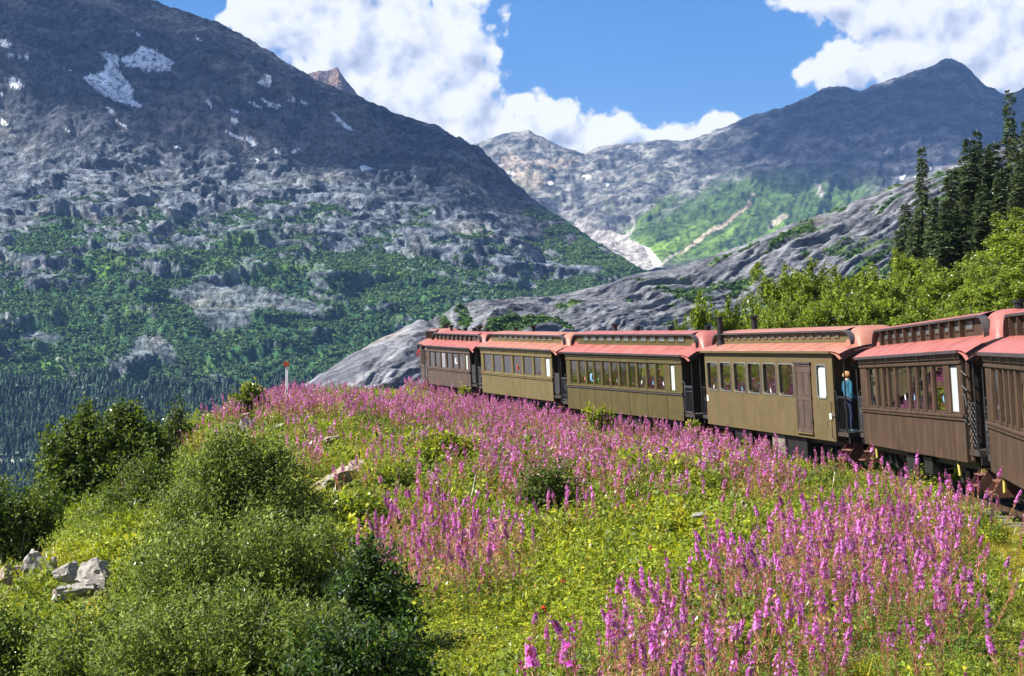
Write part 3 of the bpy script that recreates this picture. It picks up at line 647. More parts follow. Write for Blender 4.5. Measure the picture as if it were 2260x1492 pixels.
def carriage(name, label, left, right, h, wall, roof, wins, wz, crop, style, **k):
    """left/right = (px, py, depth) of the lower corners of the near side; wins = window edges in crop pixels, crop = (body left, body right)"""
    PL, PR = P3(*left), P3(*right); L = (PR - PL).length; ex = (PR - PL).normalized(); ey = Vector((0, 0, 1)).cross(ex).normalized(); ez = ex.cross(ey)
    q = Matrix((ex, ey, ez)).transposed(); q = (q @ Matrix.Rotation(R(LEAN), 3, 'X'))
    zs = .80; o0 = (PL + PR) / 2 - q @ Vector((0, -WID / 2, zs))
    root = empty(name); root.matrix_world = Matrix.Translation(o0) @ q.to_4x4(); bpy.context.view_layer.update()
    tag(root, label, 'train carriage', 'carriages of the excursion train')
    hw = WID / 2; ze = zs + h; plat = k.get('plat', .72); T = .06
    tx = lambda v: -L / 2 + L * persp_t((v - crop[0]) / (crop[1] - crop[0]), left[2], right[2])
    def pc(b, nm, mat, par=root, **kw): return b.build(nm, mat, par, **kw)
    # ---- near and far side walls
    w0, w1 = zs + h * wz[0], zs + h * wz[1]
    W_ = []                                     # (x0, x1, frosted)
    for a, b, *fz in wins:
        W_.append((tx(a), tx(b), bool(fz)))
    for side in (-1, 1):
        yo = side * hw; yi = side * (hw - T); ya, yb = min(yo, yi), max(yo, yi)
        edges = [-L / 2] + [e for w2 in W_ for e in w2[:2]] + [L / 2]
        # letterboard and lower wall
        if style == 'steel':
            pc(MB().box(-L / 2, L / 2, ya, yb, w1, ze - .02), 'upper_wall', wall)
            pc(MB().box(-L / 2, L / 2, ya, yb, zs, w0), 'lower_wall', wall)
        else:
            pc(MB().box(-L / 2, L / 2, ya, yb, w1, ze - .02), 'letterboard', wall, bevel=.008)
            seams = [-L / 2] + [tx(v) for v in k.get('seams', [])] + [L / 2]
            zb = w0 - .13
            for a, b in zip(seams[:-1], seams[1:]):
                pc(MB().box(a + .012, b - .012, ya, yb, zs, zb), 'side_panel', wall, bevel=.012)
            if len(seams) > 2: pc(MB().box(-L / 2 + .02, L / 2 - .02, min(yi, yi + side * .03), max(yi, yi + side * .03), zs + .01, zb - .01), 'panel_backing', M_fascia)
            y2 = yo + side * .035
            pc(MB().box(-L / 2 - .01, L / 2 + .01, min(yi, y2), max(yi, y2), zb + .002, zb + .055), 'belt_rail', M_fascia if k.get('dark_rail') else wall, bevel=.01)
            y3 = yo + side * .05
            pc(MB().box(-L / 2 - .015, L / 2 + .015, min(yi, y3), max(yi, y3), w0 - .065, w0 - .002), 'window_sill', k.get('sill', wall), bevel=.012)
            pc(MB().box(-L / 2, L / 2, min(yo, yo + side * .03), max(yo, yo + side * .03), w1 + .01, w1 + .075), 'window_header', wall, bevel=.01)
            pc(MB().box(-L / 2 - .02, L / 2 + .02, min(yo, yo + side * .04), max(yo, yo + side * .04), ze - .16, ze - .02), 'cornice', wall, bevel=.012)
        # posts between windows
        for i in range(0, len(edges), 2):
            a, b = edges[i], edges[i + 1]
            if b - a > .005: pc(MB().box(a, b, ya, yb if side > 0 else yb, w0, w1), 'window_post', wall, bevel=0 if style == 'steel' else .01)
        for (a, b, fz) in W_:
            if side > 0 and fz: fz = False
            if style == 'steel':
                r_ = .11; oi = rrect(a + .02, b - .02, w0 + .02, w1 - .02, r_)
                pc(MB().ring_y(sqrect(a, b, w0, w1), oi, ya + .003, yb - .003), 'window_corner_plate', wall)
                fo = rrect(a + .0, b - .0, w0 + .0, w1 - .0, r_ + .01); fr_ = pc(MB().ring_y(fo, rrect(a + .03, b - .03, w0 + .03, w1 - .03, r_ - .01), yo - .001 if side > 0 else yo - .018, yo + .018 if side > 0 else yo + .001), 'window_frame', M_silver)
            else:
                ins = .028; wd = b - a
                fr_ = pc(MB().ring_y(sqrect(a + .002, b - .002, w0 + .002, w1 - .002, 0), sqrect(a + ins, b - ins, w0 + .05, w1 - .035, 0), yi + side * .004, yi + side * .032), 'sash', k.get('sashm', wall))
            py_ = yo - side * .045
            pc(MB().quad((a + .02, py_, w0 + .02), (b - .02, py_, w0 + .02), (b - .02, py_, w1 - .02), (a + .02, py_, w1 - .02)), 'pane', M_frost if fz else M_glass, fr_)
    # ---- end walls, floor, interior
    for e in (-1, 1):
        xo = e * L / 2; xi = xo - e * T; xa, xb = min(xo, xi), max(xo, xi)
        pc(MB().box(xa, xb, -hw + T, -.38, zs, ze).box(xa, xb, .38, hw - T, zs, ze).box(xa, xb, -.38, .38, ze - .35, ze), 'end_wall', M_end_shade)
        d = pc(MB().box(xa + .01, xb - .01, -.378, .378, zs + .25, zs + .95).box(xa + .01, xb - .01, -.378, -.28, zs + .95, ze - .352).box(xa + .01, xb - .01, .28, .378, zs + .95, ze - .352).box(xa + .01, xb - .01, -.28, .28, ze - .5, ze - .352), 'end_door', M_end_shade)
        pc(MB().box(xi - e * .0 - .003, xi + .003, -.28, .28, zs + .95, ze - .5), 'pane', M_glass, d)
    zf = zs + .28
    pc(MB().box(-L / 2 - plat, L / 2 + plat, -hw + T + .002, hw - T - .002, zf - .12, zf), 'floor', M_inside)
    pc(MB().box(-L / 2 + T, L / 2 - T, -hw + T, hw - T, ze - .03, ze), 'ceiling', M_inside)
    if k.get('seats', True):
        ns = int(L / .95)
        for i in range(ns):
            x = -L / 2 + .6 + i * (L - 1.2) / max(ns - 1, 1)
            b = MB().box(x - .06, x + .02, .22, hw - .12, zf + .05, zf + .86).box(x - .06, x + .42, .22, hw - .12, zf + .35, zf + .45)
            b.box(x - .06, x + .02, -hw + .12, -.22, zf + .05, zf + .86).box(x - .06, x + .42, -hw + .12, -.22, zf + .35, zf + .45)
            pc(b, 'seat', M_seat)
    # ---- roof
    xe = L / 2 + plat + .03; ov = .10; yc = .66; zl = k.get('zl', .27); hu = k.get('hu', .44)
    def zlow(y): a = min(1, abs(y) / (hw + ov)); return ze + .02 + zl * (1 - a ** 2.3) * 1.35
    stations = np.linspace(-xe, xe, 44); ys = np.concatenate([np.linspace(-(hw + ov), -yc + .05, 9), np.linspace(yc - .05, hw + ov, 9)])
    def endfall(x): q_ = max(0, (abs(x) - (L / 2 + plat * .2)) / (plat * .8)); return .16 * q_ ** 2
    for sl in (slice(0, 9), slice(9, 18)):
        b = MB(); b.grid([[(x, y, zlow(y) - endfall(x) * (.4 + .6 * (abs(y) < .9))) for y in ys[sl]] for x in stations]); b.grid([[(x, y, zlow(y) - .045 - endfall(x)) for y in ys[sl][::-1]] for x in stations])
        pc(b, 'lower_roof', roof, smooth=True)
    for i in range(int(2 * xe / 1.15)):
        xs_ = -xe + .6 + i * 1.15; yy_ = [-(hw + ov) + (hw + ov - yc - .05) * j / 8 for j in range(9)]
        if abs(xs_) < L / 2: pc(MB().grid([[(xs_ - .012, y, zlow(y) - .001), (xs_ - .006, y, zlow(y) + .012), (xs_ + .006, y, zlow(y) + .012), (xs_ + .012, y, zlow(y) - .001)] for y in yy_]), 'roof_seam', roof)
    b = MB()
    for e in (-1, 1):   # gutters / roof edge
        b.box(-L / 2 - plat * .15, L / 2 + plat * .15, e * (hw + ov) - .02, e * (hw + ov) + .02, ze - .04, ze + .025)
    pc(b, 'gutter', k.get('gutter', M_fascia))
    if k.get('brackets'):
        for i in range(k['brackets']):
            x = -L / 2 + .3 + i * (L - .6) / (k['brackets'] - 1)
            pc(MB().tube([(x - .04, -hw - .02, ze - .22), (x + .06, -hw - ov + .01, ze - .03)], .010, 5), 'gutter_bracket', M_silver)
    zb0 = zlow(yc); c0 = L / 2 - k.get('cl_in', .15); aw = k.get('aw', .50)      # clerestory half length of straight top, arc width
    zt = zb0 + hu
    # hood: the upper roof swept down over both platforms
    for e in (-1, 1):
        P_ = []
        for i in range(15):
            q_ = i / 14; x = (c0 - .02) + (xe - c0 + .02) * q_
            top = (zlow(0) - .05 + (zt + .10 - zlow(0) + .05) * (1 - max(0, (q_ - .12) / .88) ** 2.2)) - endfall(x) * .9
            row = []
            for j in range(17):
                y = (yc + .06) * math.sin(math.pi / 2 * (j / 8 - 1)); a = abs(y) / (yc + .06); lo = zlow(y) - endfall(x) - .06
                row.append((e * x, y, lo + (top - lo) * max(0, 1 - a ** 4.0) ** .5 if top > lo else lo))
            P_.append(row)
        pc(MB().grid(P_), 'roof_hood', roof, smooth=True)
        xq = xe - .01
        pts = [(y, ze - .10 - .03) for y in (-(hw + .06), hw + .06)]
        b = MB(); n = len(b.v)
        arch = [(y, zlow(y) - .16 - .05 * math.cos(y)) for y in np.linspace(-(hw + .05), hw + .05, 15)]
        b.grid([[(e * xq, y, z + .10) for y, z in arch], [(e * xq, y, z - .12) for y, z in arch]]); b.grid([[(e * (xq - .04), y, z - .12) for y, z in arch], [(e * (xq - .04), y, z + .10) for y, z in arch]]); b.grid([[(e * xq, y, z - .12) for y, z in arch], [(e * (xq - .04), y, z - .12) for y, z in arch]])
        pc(b, 'end_valance', M_fascia)
    # straight upper roof
    P_ = [[(x, y, zt + .10 - .10 * (abs(y) / (yc + .12)) ** 2.5) for y in np.linspace(-(yc + .14), yc + .14, 15)] for x in np.linspace(-c0 - .02, c0 + .02, 14)]
    pc(MB().grid(P_), 'upper_roof', roof, smooth=True)
    # clerestory sides with fascia arcs
    xw = c0 + aw
    outline = [(-xw, zb0 - .03), (xw, zb0 - .03)] + [(c0 + aw * math.cos(a), zb0 + hu * math.sin(a)) for a in np.linspace(0.05, math.pi / 2, 8)] + [(-c0 - aw * math.cos(a), zb0 + hu * math.sin(a)) for a in np.linspace(math.pi / 2, 0.05, 8)]
    for side in (-1, 1):
        pc(MB().poly_y(outline, side * (yc + .00), side * (yc + .045)), 'clerestory_wall', k.get('clm', wall))
        arc = [(xw + .02, zb0 - .05)] + [(c0 + (aw + .02) * math.cos(a), zb0 + (hu + .01) * math.sin(a)) for a in np.linspace(0.12, math.pi / 2, 9)]
        full = arc + [(-x, z) for x, z in arc[::-1]]
        b = MB(); o1, o2 = side * (yc + .02), side * (yc + .165)
        b.grid([[(x, o1, z) for x, z in full], [(x, o2, z) for x, z in full]]); th = .05
        b.grid([[(x, o2, z) for x, z in full], [(x * (1 - .003), o2, z - th) for x, z in full]]); b.grid([[(x, o2, z - th) for x, z in full], [(x, o1, z - th) for x, z in full]])
        pc(b, 'roof_fascia', k.get('fas', M_fascia), smooth=False)
        nw = k.get('clw', 10); x0, x1 = -c0 + k.get('clpad', .25), c0 - k.get('clpad', .25); st = (x1 - x0) / nw
        for i in range(nw):
            a = x0 + i * st; f_ = .72 if style != 'steel' else .6
            ga, gb = a + st * (1 - f_) / 2, a + st * (1 + f_) / 2; za, zc = zb0 + hu * .30, zb0 + hu * .84
            if style == 'steel': za, zc = zb0 + hu * .36, zb0 + hu * .72
            ys_ = side * (yc + .045); ye = side * (yc + .07)
            ou = rrect(ga, gb, za, zc, .04, 2) if style == 'steel' else sqrect(ga, gb, za, zc, 0); inn = rrect(ga + .03, gb - .03, za + .03, zc - .03, .02, 2) if style == 'steel' else sqrect(ga + .025, gb - .025, za + .03, zc - .03, 0)
            fr_ = pc(MB().ring_y(ou, inn, min(ys_, ye), max(ys_, ye)), 'clerestory_window', k.get('clf', wall))
            pc(MB().box(ga + .026, gb - .026, min(ys_, ys_ + side * .008), max(ys_, ys_ + side * .008), za + .031, zc - .031), 'pane', M_pane, fr_)
            if k.get('ribs') and i < nw: pc(MB().box(a - .03, a + .03, min(ys_, side * (yc + .15)), max(ys_, side * (yc + .15)), zb0 - .01, zt - .05), 'roof_rib', k.get('clm', wall))
    # ---- platforms, steps, railings
    for e in k.get('ends', (-1, 1)):
        xa, xb = e * L / 2, e * (L / 2 + plat)
        pc(MB().box(min(xb - e * .08, xb), max(xb - e * .08, xb), -hw + .1, hw - .1, zf - .30, zf - .121), 'buffer_beam', M_black)
        for side in (-1, 1):
            ys0, ys1 = side * (hw - .02), side * (hw - .48); x0, x1 = xa + e * .05, xb - e * .06; lo, hi_ = min(x0, x1), max(x0, x1)
            st = MB(); st.poly_y  # stringers
            for xx in (lo, hi_ - .02):
                n = len(st.v); y_in, y_out = side * (hw - .50), side * (hw + .0)
                outl = [(y_in, zf - .122), (y_in + side * .05, zf - .122), (y_out, zs - .42), (y_out, zs - .52), (y_in, zs - .52)]
                st.v += [(xx, a_, b_) for a_, b_ in outl] + [(xx + .02, a_, b_) for a_, b_ in outl]; st.f += [tuple(range(n, n + 5)), tuple(range(n + 9, n + 4, -1))] + [(n + i, n + 5 + i, n + 5 + (i + 1) % 5, n + (i + 1) % 5) for i in range(5)]
            st.box(lo, hi_, min(side * (hw - .50), side * (hw - .52)), max(side * (hw - .50), side * (hw - .52)), zs - .52, zf - .122); sb = pc(st, 'step_box', M_step)
            for i in range(3):
                y_ = side * (hw - .46 + .16 * i); z_ = zf - .27 - .22 * i
                pc(MB().box(lo + .02, hi_ - .02, min(y_, y_ + side * .2), max(y_, y_ + side * .2), z_ - .02, z_), 'tread', M_tread, sb)
                pc(MB().box(lo + .02, hi_ - .02, min(y_, y_ - side * .012), max(y_, y_ - side * .012), z_ - .2, z_ - .021), 'riser', M_step, sb)
        # end railing across the platform end + side gate near side
        kind = k.get('gate', {}).get(e, 'lattice')
        b = MB(); xr = xb - e * .05; zt_ = zf + .95
        for y in (-hw + .52, -.36, .36, hw - .52): b.tube([(xr, y, zf), (xr, y, zt_)], .018, 6)
        b.tube([(xr, -hw + .52, zt_), (xr, -.36, zt_)], .018, 6).tube([(xr, .36, zt_), (xr, hw - .52, zt_)], .018, 6)
        for y0 in (-hw + .6, .44):
            for i in range(4): b.tube([(xr, y0 + i * .09, zf + .05), (xr, y0 + i * .09, zt_)], .008, 5)
        pc(b, 'end_railing', M_black)
        yg = -hw + .06; g = MB(); x0, x1 = min(xa + e * .03, xb - e * .02), max(xa + e * .03, xb - e * .02)
        if kind == 'lattice':
            nx, nz = 3, 6; zg0 = zf + .05; dx_ = (x1 - x0) / nx; dz_ = .9 / nz
            for i in range(nx):
                for j in range(nz):
                    g.tube([(x0 + i * dx_, yg, zg0 + j * dz_), (x0 + (i + 1) * dx_, yg, zg0 + (j + 1) * dz_)], .007, 4).tube([(x0 + (i + 1) * dx_, yg + .012, zg0 + j * dz_), (x0 + i * dx_, yg + .012, zg0 + (j + 1) * dz_)], .007, 4)
            g.tube([(x0, yg, zg0 + .9), (x1, yg, zg0 + .9)], .010, 5); gm = M_iron
        else:
            g.ring_y(sqrect(x0, x1, zf + .04, zf + 1.0, 0), sqrect(x0 + .035, x1 - .035, zf + .085, zf + .94, 0), yg - .012, yg + .012)
            nb = 6
            for i in range(1, nb): xx = x0 + (x1 - x0) * i / nb; g.tube([(xx, yg, zf + .07), (xx, yg, zf + .96)], .009, 5)
            if kind == 'bars': g.tube([(x0, yg, zf + .80), (x1, yg, zf + .80)], .010, 5)
            gm = M_iron if kind == 'bars' else M_black
        pc(g, 'side_gate', gm)
        # corner posts and curved grab rails
        pc(MB().tube([(xb - e * .03, -hw + .05, zf), (xb - e * .03, -hw + .05, ze - .05)], .022, 6), 'platform_post', M_black)
        gr = [(xa + e * .03, -hw - .01, zf + 1.15), (xa + e * .18, -hw - .01, zf + 1.12), (xa + e * .26, -hw - .01, zf + .9), (xa + e * .22, -hw - .01, zf + .65), (xa + e * .08, -hw - .01, zf + .5), (xa + e * .06, -hw - .01, zf + .05)]
        pc(MB().tube(gr, .014, 6), 'grab_rail', k.get('rail', M_black))
    # ---- underframe
    b = MB().box(-L / 2, L / 2, -hw + .25, -hw + .42, zs - .16, zf - .121).box(-L / 2, L / 2, hw - .42, hw - .25, zs - .16, zf - .121).box(-L / 2 - plat - .25, L / 2 + plat + .25, -.12, .12, zs - .14, zf - .121)
    pc(b, 'underframe', M_black)
    for y in (-.85, .85): pc(MB().tube([(-L / 2 + .6, y, zs), (-L * .18, y, zs - .33), (L * .18, y, zs - .33), (L / 2 - .6, y, zs)], .02, 6), 'truss_rod', M_black)
    for e in (-1, 1):
        xc = e * (L / 2 - 1.35)
        tr_ = pc(MB().box(xc - .85, xc + .85, -.74, -.62, .30, .62).box(xc - .85, xc + .85, .62, .74, .30, .62).box(xc - .18, xc + .18, -.9, .9, .34, .56).box(xc - .12, xc + .12, -.6, .6, .5, .68), 'truck', M_black, bevel=.02)
        for dx_ in (-.58, .58):
            wl = MB()
            for y in (-.46, .46): wl.cyl((xc + dx_, y, .34), .34, .10, 20, 'y').cyl((xc + dx_, y - (.06 if y > 0 else -.06), .34), .375, .025, 20, 'y')
            wl.cyl((xc + dx_, 0, .34), .06, 1.5, 8, 'y'); pc(wl, 'wheelset', M_iron, tr_)
            for y in (-.80, .80): pc(MB().box(xc + dx_ - .11, xc + dx_ + .11, y - .07, y + .07, .24, .46), 'axle_box', M_black, tr_, bevel=.02)
        for j in range(3): pc(MB().tube([(xc - .3 + j * .3, -.80, .30), (xc - .3 + j * .3, -.80, .58)], .055, 8), 'spring', M_black, tr_)
    for (a, b_, z0, z1, mt) in k.get('boxes', [(-.9, .2, .25, .72, M_black), (.8, 1.5, .35, .74, M_black)]):
        pc(MB().box(a, b_, -hw + .14, -hw + .62, z0, z1), 'underfloor_box', mt, bevel=.015)
    pc(MB().cyl((1.9, -.4, .55), .18, .9, 12, 'x'), 'air_tank', M_black)
    # ---- roof fittings
    for (x, y, kind) in k.get('vents', []):
        zr = (zt + .08) if abs(y) < yc else zlow(y) - .02
        b = MB()
        if kind == 'T': b.tube([(x, y, zr), (x, y, zr + .20)], .075, 10).tube([(x, y, zr + .18), (x, y, zr + .28), (x, y, zr + .30)], [.08, .19, .19], 12); nm = 'roof_vent'
        elif kind == 's': b.tube([(x, y, zr), (x, y, zr + .14)], .10, 10).tube([(x, y, zr + .13), (x, y, zr + .19)], .13, 10); nm = 'roof_vent'
        elif kind == 'c': b.tube([(x, y, zr), (x, y, zr + .15), (x, y, zr + .16), (x, y, zr + .95)], [.16, .14, .10, .10], 12).tube([(x, y, zr + .93), (x, y, zr + .98)], .125, 12); nm = 'stove_chimney'
        elif kind == 'k': b.tube([(x, y, zr - .1), (x, y, zr + .40)], .10, 12).tube([(x, y, zr + .40), (x, y, zr + .45), (x, y, zr + .48)], [.13, .19, .10], 12); nm = 'stove_chimney'
        else: b.tube([(x, y, zr), (x, y, zr + .22), (x - .35, y, zr + .25)], .012, 5); nm = 'antenna'
        pc(b, nm, M_black)
    root['L'] = L
    return root, L, zs, zf, ze, tx, w0, w1

m, t, out = new_mat('clerestory_glass')
p = t.add('ShaderNodeBsdfPrincipled'); p.inputs['Base Color'].default_value = (.10, .12, .12, 1); p.inputs['Roughness'].default_value = .12; t.l.new(p.outputs[0], out.inputs[0]); M_pane = m

c0_ = carriage('train_carriage', 'farthest dark brown carriage, only its narrow edge showing beyond the others', (930, 835, 96), (946.5, 846, 87), 2.1, M_brown2, M_roof2,
   [(100, 190), (210, 300), (320, 410), (430, 520), (540, 630), (650, 740), (760, 850)], (.42, .84), (0, 1000), 'wood', vents=[(3.2, 0, 'T'), (1, 0, 's')], seams=[500], clw=9, ribs=True)
c1_ = carriage('train_carriage', 'short weathered brown carriage with six open windows, leftmost of those seen side on', (946, 847, 85), (1040, 860, 78.5), 2.06, M_brown2, M_roof,
   [(400, 473), (490, 563), (583, 656), (680, 758), (773, 858), (872, 940), (985, 1022, 1)], (.45, .85), (370, 1060), 'wood', seams=[800], clw=9, ribs=True, hu=.32, gate={1: 'lattice'},
   vents=[(-2.9, 0, 'T'), (-.9, .1, 's'), (.5, .1, 's'), (1.6, 0, 'T'), (2.5, .1, 's')])
c2_ = carriage('train_carriage', 'pale tan-olive carriage of vertical boards with six large windows', (1065, 866, 76.9), (1222, 886.5, 68.2), 2.22, M_tan, M_roof2,
   [(862, 948), (963, 1054), (1070, 1158), (1176, 1268), (1286, 1384), (1402, 1478), (1526, 1575, 1)], (.46, .85), (835, 1600), 'wood', clw=10, vents=[(-.6, 0, 'T'), (-3.2, .1, 's')], clpad=.9, hu=.34, zl=.22, clm=M_tan, gate={-1: 'lattice', 1: 'lattice'}, brackets=7)
c3_ = carriage('train_carriage', 'dark olive carriage with eleven narrow windows and seven flat lower panels', (1254, 901, 66.6), (1510, 930, 56.6), 2.36, M_olive, M_roof,
   [(205, 272), (290, 354), (370, 434), (447, 516), (531, 603), (617, 690), (705, 780), (797, 870), (886, 966), (982, 1062), (1080, 1163), (1222, 1268, 1)], (.44, .86), (165, 1345), 'wood',
   seams=[293, 448, 617, 797, 980, 1182], dark_rail=True, clw=12, clpad=.45, hu=.41, vents=[(-2.9, 0, 'T'), (-.8, 0, 's'), (2.1, 0, 's'), (5.1, 0, 's')], gate={-1: 'bars', 1: 'bars'}, brackets=5, rail=M_iron)
c4_ = carriage('train_carriage', 'worn olive steel-sided carriage with rounded windows and a brown side door', (1563, 935, 55.0), (1846, 975, 44.2), 2.51, M_worn, M_roof2,
   [(123, 216), (235, 332), (355, 462), (478, 592), (610, 728), (748, 880), (1080, 1165, 1)], (.47, .86), (105, 1222), 'steel', clw=16, clpad=.35, hu=.34, zl=.20, gutter=M_worn, clf=M_worn,
   vents=[(-5.0, -.80, 'c'), (-4.6, .3, 'k'), (3.1, 0, 'a')], gate={-1: 'black', 1: 'black'}, boxes=[(.2, 1.25, .02, .74, M_box), (-3.2, -1.6, .3, .74, M_black), (1.5, 3.0, .0, .74, M_black)])
c5_ = carriage('train_carriage', 'brown carriage with nine uneven windows, directly right of the olive steel carriage', (1908, 980, 42.4), (2135, 1022, 32.5), 2.30, M_brown, M_roof,
   [(340, 391), (401, 431), (440, 467), (474, 510), (521, 598), (607, 645), (655, 694), (705, 746), (758, 828), (862, 914, 1)], (.43, .88), (300, 945), 'wood', clw=10, clpad=.55, ribs=True, hu=.40,
   seams=[], vents=[(1.5, 0, 'a'), (5.0, 0, 's')], brackets=7, gate={-1: 'bars', 1: 'lattice'}, sill=M_brown, rail=M_iron, aw=.42)
c6_ = carriage('train_carriage', 'nearest brown carriage, cut off by the right edge of the picture', (2187, 1041, 30.7), (2475, 1200, 19.6), 2.30, M_brown, M_roof,
   [(40, 80), (92, 122), (132, 160), (170, 200), (215, 270), (285, 320), (335, 370), (400, 470), (500, 570), (610, 690), (740, 830)], (.43, .88), (0, 900), 'wood', clw=11, ribs=True, hu=.40, brackets=11, vents=[], gate={-1: 'lattice'}, seams=[], rail=M_iron, sill=M_brown, aw=.42)

# side door and handles of the steel-sided carriage
root, L, zs, zf, ze, tx, w0, w1 = c4_
y = -WID / 2; a, b = tx(897), tx(1032); z0, z1 = zs + .16, zs + .16 + 2.0
d = MB().ring_y(sqrect(a, b, z0, z1, 0), sqrect(a + .07, b - .07, z0 + .05, z1 - .07, 0), y - .04, y - .002).build('side_door', M_brown2, root, bevel=.006)
mid = (a + b) / 2; zm = z0 + 1.02
MB().box(a + .068, b - .068, y - .022, y - .003, z0 + .048, z1 - .068).build('door_leaf', M_brown2, d)
for (xa, xb) in ((a + .12, mid - .025), (mid + .025, b - .12)):
    for (za, zb) in ((z0 + .16, zm - .06), (zm + .06, z1 - .22)): MB().ring_y(sqrect(xa, xb, za, zb, 0), sqrect(xa + .03, xb - .03, za + .03, zb - .03, 0), y - .032, y - .021).build('door_panel', M_brown2, d)
MB().box(a - .05, b + .05, y - .07, y - .002, z1 + .002, z1 + .045).build('drip_moulding', M_fascia, root)
for zz in (z0 + .3, z0 + 1.0, z0 + 1.7): MB().box(b - .03, b + .03, y - .05, y - .041, zz, zz + .09).build('hinge', M_fascia, d)
MB().box(a - .02, b + .02, y - .06, y - .002, z0 - .045, z0 - .002).build('threshold', M_tan, root)
xh = tx(1208); MB().tube([(xh + .05, y, zs + 1.12), (xh, y - .05, zs + 1.12), (xh, y - .05, zs + .1), (xh + .05, y, zs + .1)], .014, 6).build('grab_rail', M_black, root)
MB().box(tx(1185), tx(1203), y - .035, y - .002, zs + .62, zs + .78).build('latch_plate', M_white, root)
MB().tube([(tx(1203), y - .04, zs + .72), (tx(1222) + .16, y - .05, zs + .76)], .013, 6).build('latch_bar', M_silver, root)
MB().box(tx(112), tx(124), y - .02, y - .002, zs + .80, zs + 1.0).build('number_plate', M_white, root)
MB().box(tx(1150), tx(1156), y - .006, y - .001, zs + .35, zs + .55).build('painted_mark', M_fascia, root)
MB().box(tx(1210), L / 2 + .70, y + .02, y + .06, ze - .06, ze - .03).build('yellow_trim', M_yel, root)
# painted U marks and plates on the wooden carriages
def u_mark(c, v, zq, s=.10):
    root, L, zs, zf, ze, tx, w0, w1 = c; x = tx(v); y = -WID / 2 - .004
    MB().box(x, x + .014, y, y + .003, zs + zq, zs + zq + s).box(x + s * .55, x + s * .55 + .014, y, y + .003, zs + zq, zs + zq + s).box(x + .0141, x + s * .55 - .0001, y, y + .003, zs + zq, zs + zq + .014).build('painted_mark', M_fascia, root)
u_mark(c3_, 1290, .28); u_mark(c2_, 850, .30); u_mark(c2_, 1550, .30); u_mark(c5_, 915, .55); 
for c in (c5_, c6_):
    root, L, zs, zf, ze, tx, w0, w1 = c; y = -WID / 2
    for x in (-L / 2 + 1.0, L / 2 - 1.0):
        if abs(x) < L / 2: MB().tube([(x - .12, y + .12, zs - .02), (x + .12, y + .08, zs - .32)], .035, 4).build('yellow_brace', M_yel, root)
# leaning pipe and signal gear on the corner of the second-nearest brown carriage
root, L, zs, zf, ze, tx, w0, w1 = c5_; y = -WID / 2
MB().tube([(L / 2 + .1, y + .12, zs + .05), (L / 2 + .1, y + .12, ze - .15)], .055, 8).build('corner_pipe', M_brown, root)
for z in (zs + 1.9, zs + 1.6, zs + .9): MB().tube([(L / 2 + .02, y - .02, z), (L / 2 + .18, y + .05, z - .12)], .02, 6).build('pipe_bracket', M_black, root)
b = MB().box(L / 2 + .05, L / 2 + .12, y + .25, y + .55, zs - .42, zs - .12).build('number_board', pbr('dull_yellow_board', (.30, .25, .08), .7), root)
for i in range(2): MB().ring_y([(q[0], q[1]) for q in rrect(-.035, .035, -.07, .07, .03, 3)], [(q[0], q[1]) for q in rrect(-.018, .018, -.052, .052, .016, 3)], 0, .006)
for i in range(2):
    g = MB()
    for z in (zs - .22, zs - .30): g.box(L / 2 + .1201, L / 2 + .124, y + .31 + i * .11, y + .37 + i * .11, z, z + .02)
    g.box(L / 2 + .1201, L / 2 + .124, y + .35 + i * .11, y + .37 + i * .11, zs - .38, zs - .301); g.build('board_digit', M_black, b)

# ---- rails and sleepers
ys = np.linspace(2, 104, 240); txx, tzz = track_at(ys); txx = smooth1(txx, 4); dx = np.gradient(txx, ys)
tr_root = empty('railway_track', (float(txx[60]), float(ys[60]), float(tzz[60]) - .2)); tag(tr_root, 'narrow railway track of steel rails on wooden sleepers under the train', 'railway track'); bpy.context.view_layer.update()
M_rail = pbr('rusty_rail', (.12, .07, .05), .45, .6, .3, 6); M_tie = pbr('weathered_sleeper', (.13, .105, .08), .85, 0, .35, 5)
off = Vector(tr_root.location)
for g in (-.50, .50):
    P_ = []
    for i in range(len(ys)):
        n = Vector((1, -dx[i], 0)).normalized(); c = Vector((txx[i], ys[i], tzz[i])) + n * g - off
        P_.append([c + n * -.035 + Vector((0, 0, -.13)), c + n * -.03 + Vector((0, 0, -.002)), c + n * .03 + Vector((0, 0, -.002)), c + n * .035 + Vector((0, 0, -.13))])
    MB().grid(P_).build('rail', M_rail, tr_root)
tie = MB().box(-1.0, 1.0, -.10, .10, -.14, 0).mesh('sleeper', M_tie, bevel=.01)
for i in range(176):
    y_ = 3 + i * .57
    x_, z_ = np.interp(y_, ys, txx), np.interp(y_, ys, tzz); a = math.atan(np.interp(y_, ys, dx))
    o = link('sleeper', tie, None, tr_root); o.location = Vector((x_, y_, z_ - .131)) - off; o.rotation_euler = (0, 0, -a + random.uniform(-.02, .02))

# ---- marker post on the knoll
x, yq = (632 - CX) / F * 62, 62.0; z = float(ground(x, yq))
po = empty('marker_post', (x, yq, z)); tag(po, 'white wooden marker post with a small rust-red board on top', 'marker post'); bpy.context.view_layer.update()
top = (CY - 803) / F * 62 - z
MB().poly_y([(-.05, -.3), (.05, -.3), (.075, top - .05), (-.025, top - .05)], -.05, .05).build('post', M_white, po, bevel=.004)
MB().box(-.10, .115, -.075, -.052, top - .10, top + .08).build('sign_board', pbr('rust_red_board', (.36, .06, .012), .5, 0, .1, 6), po, bevel=.004)
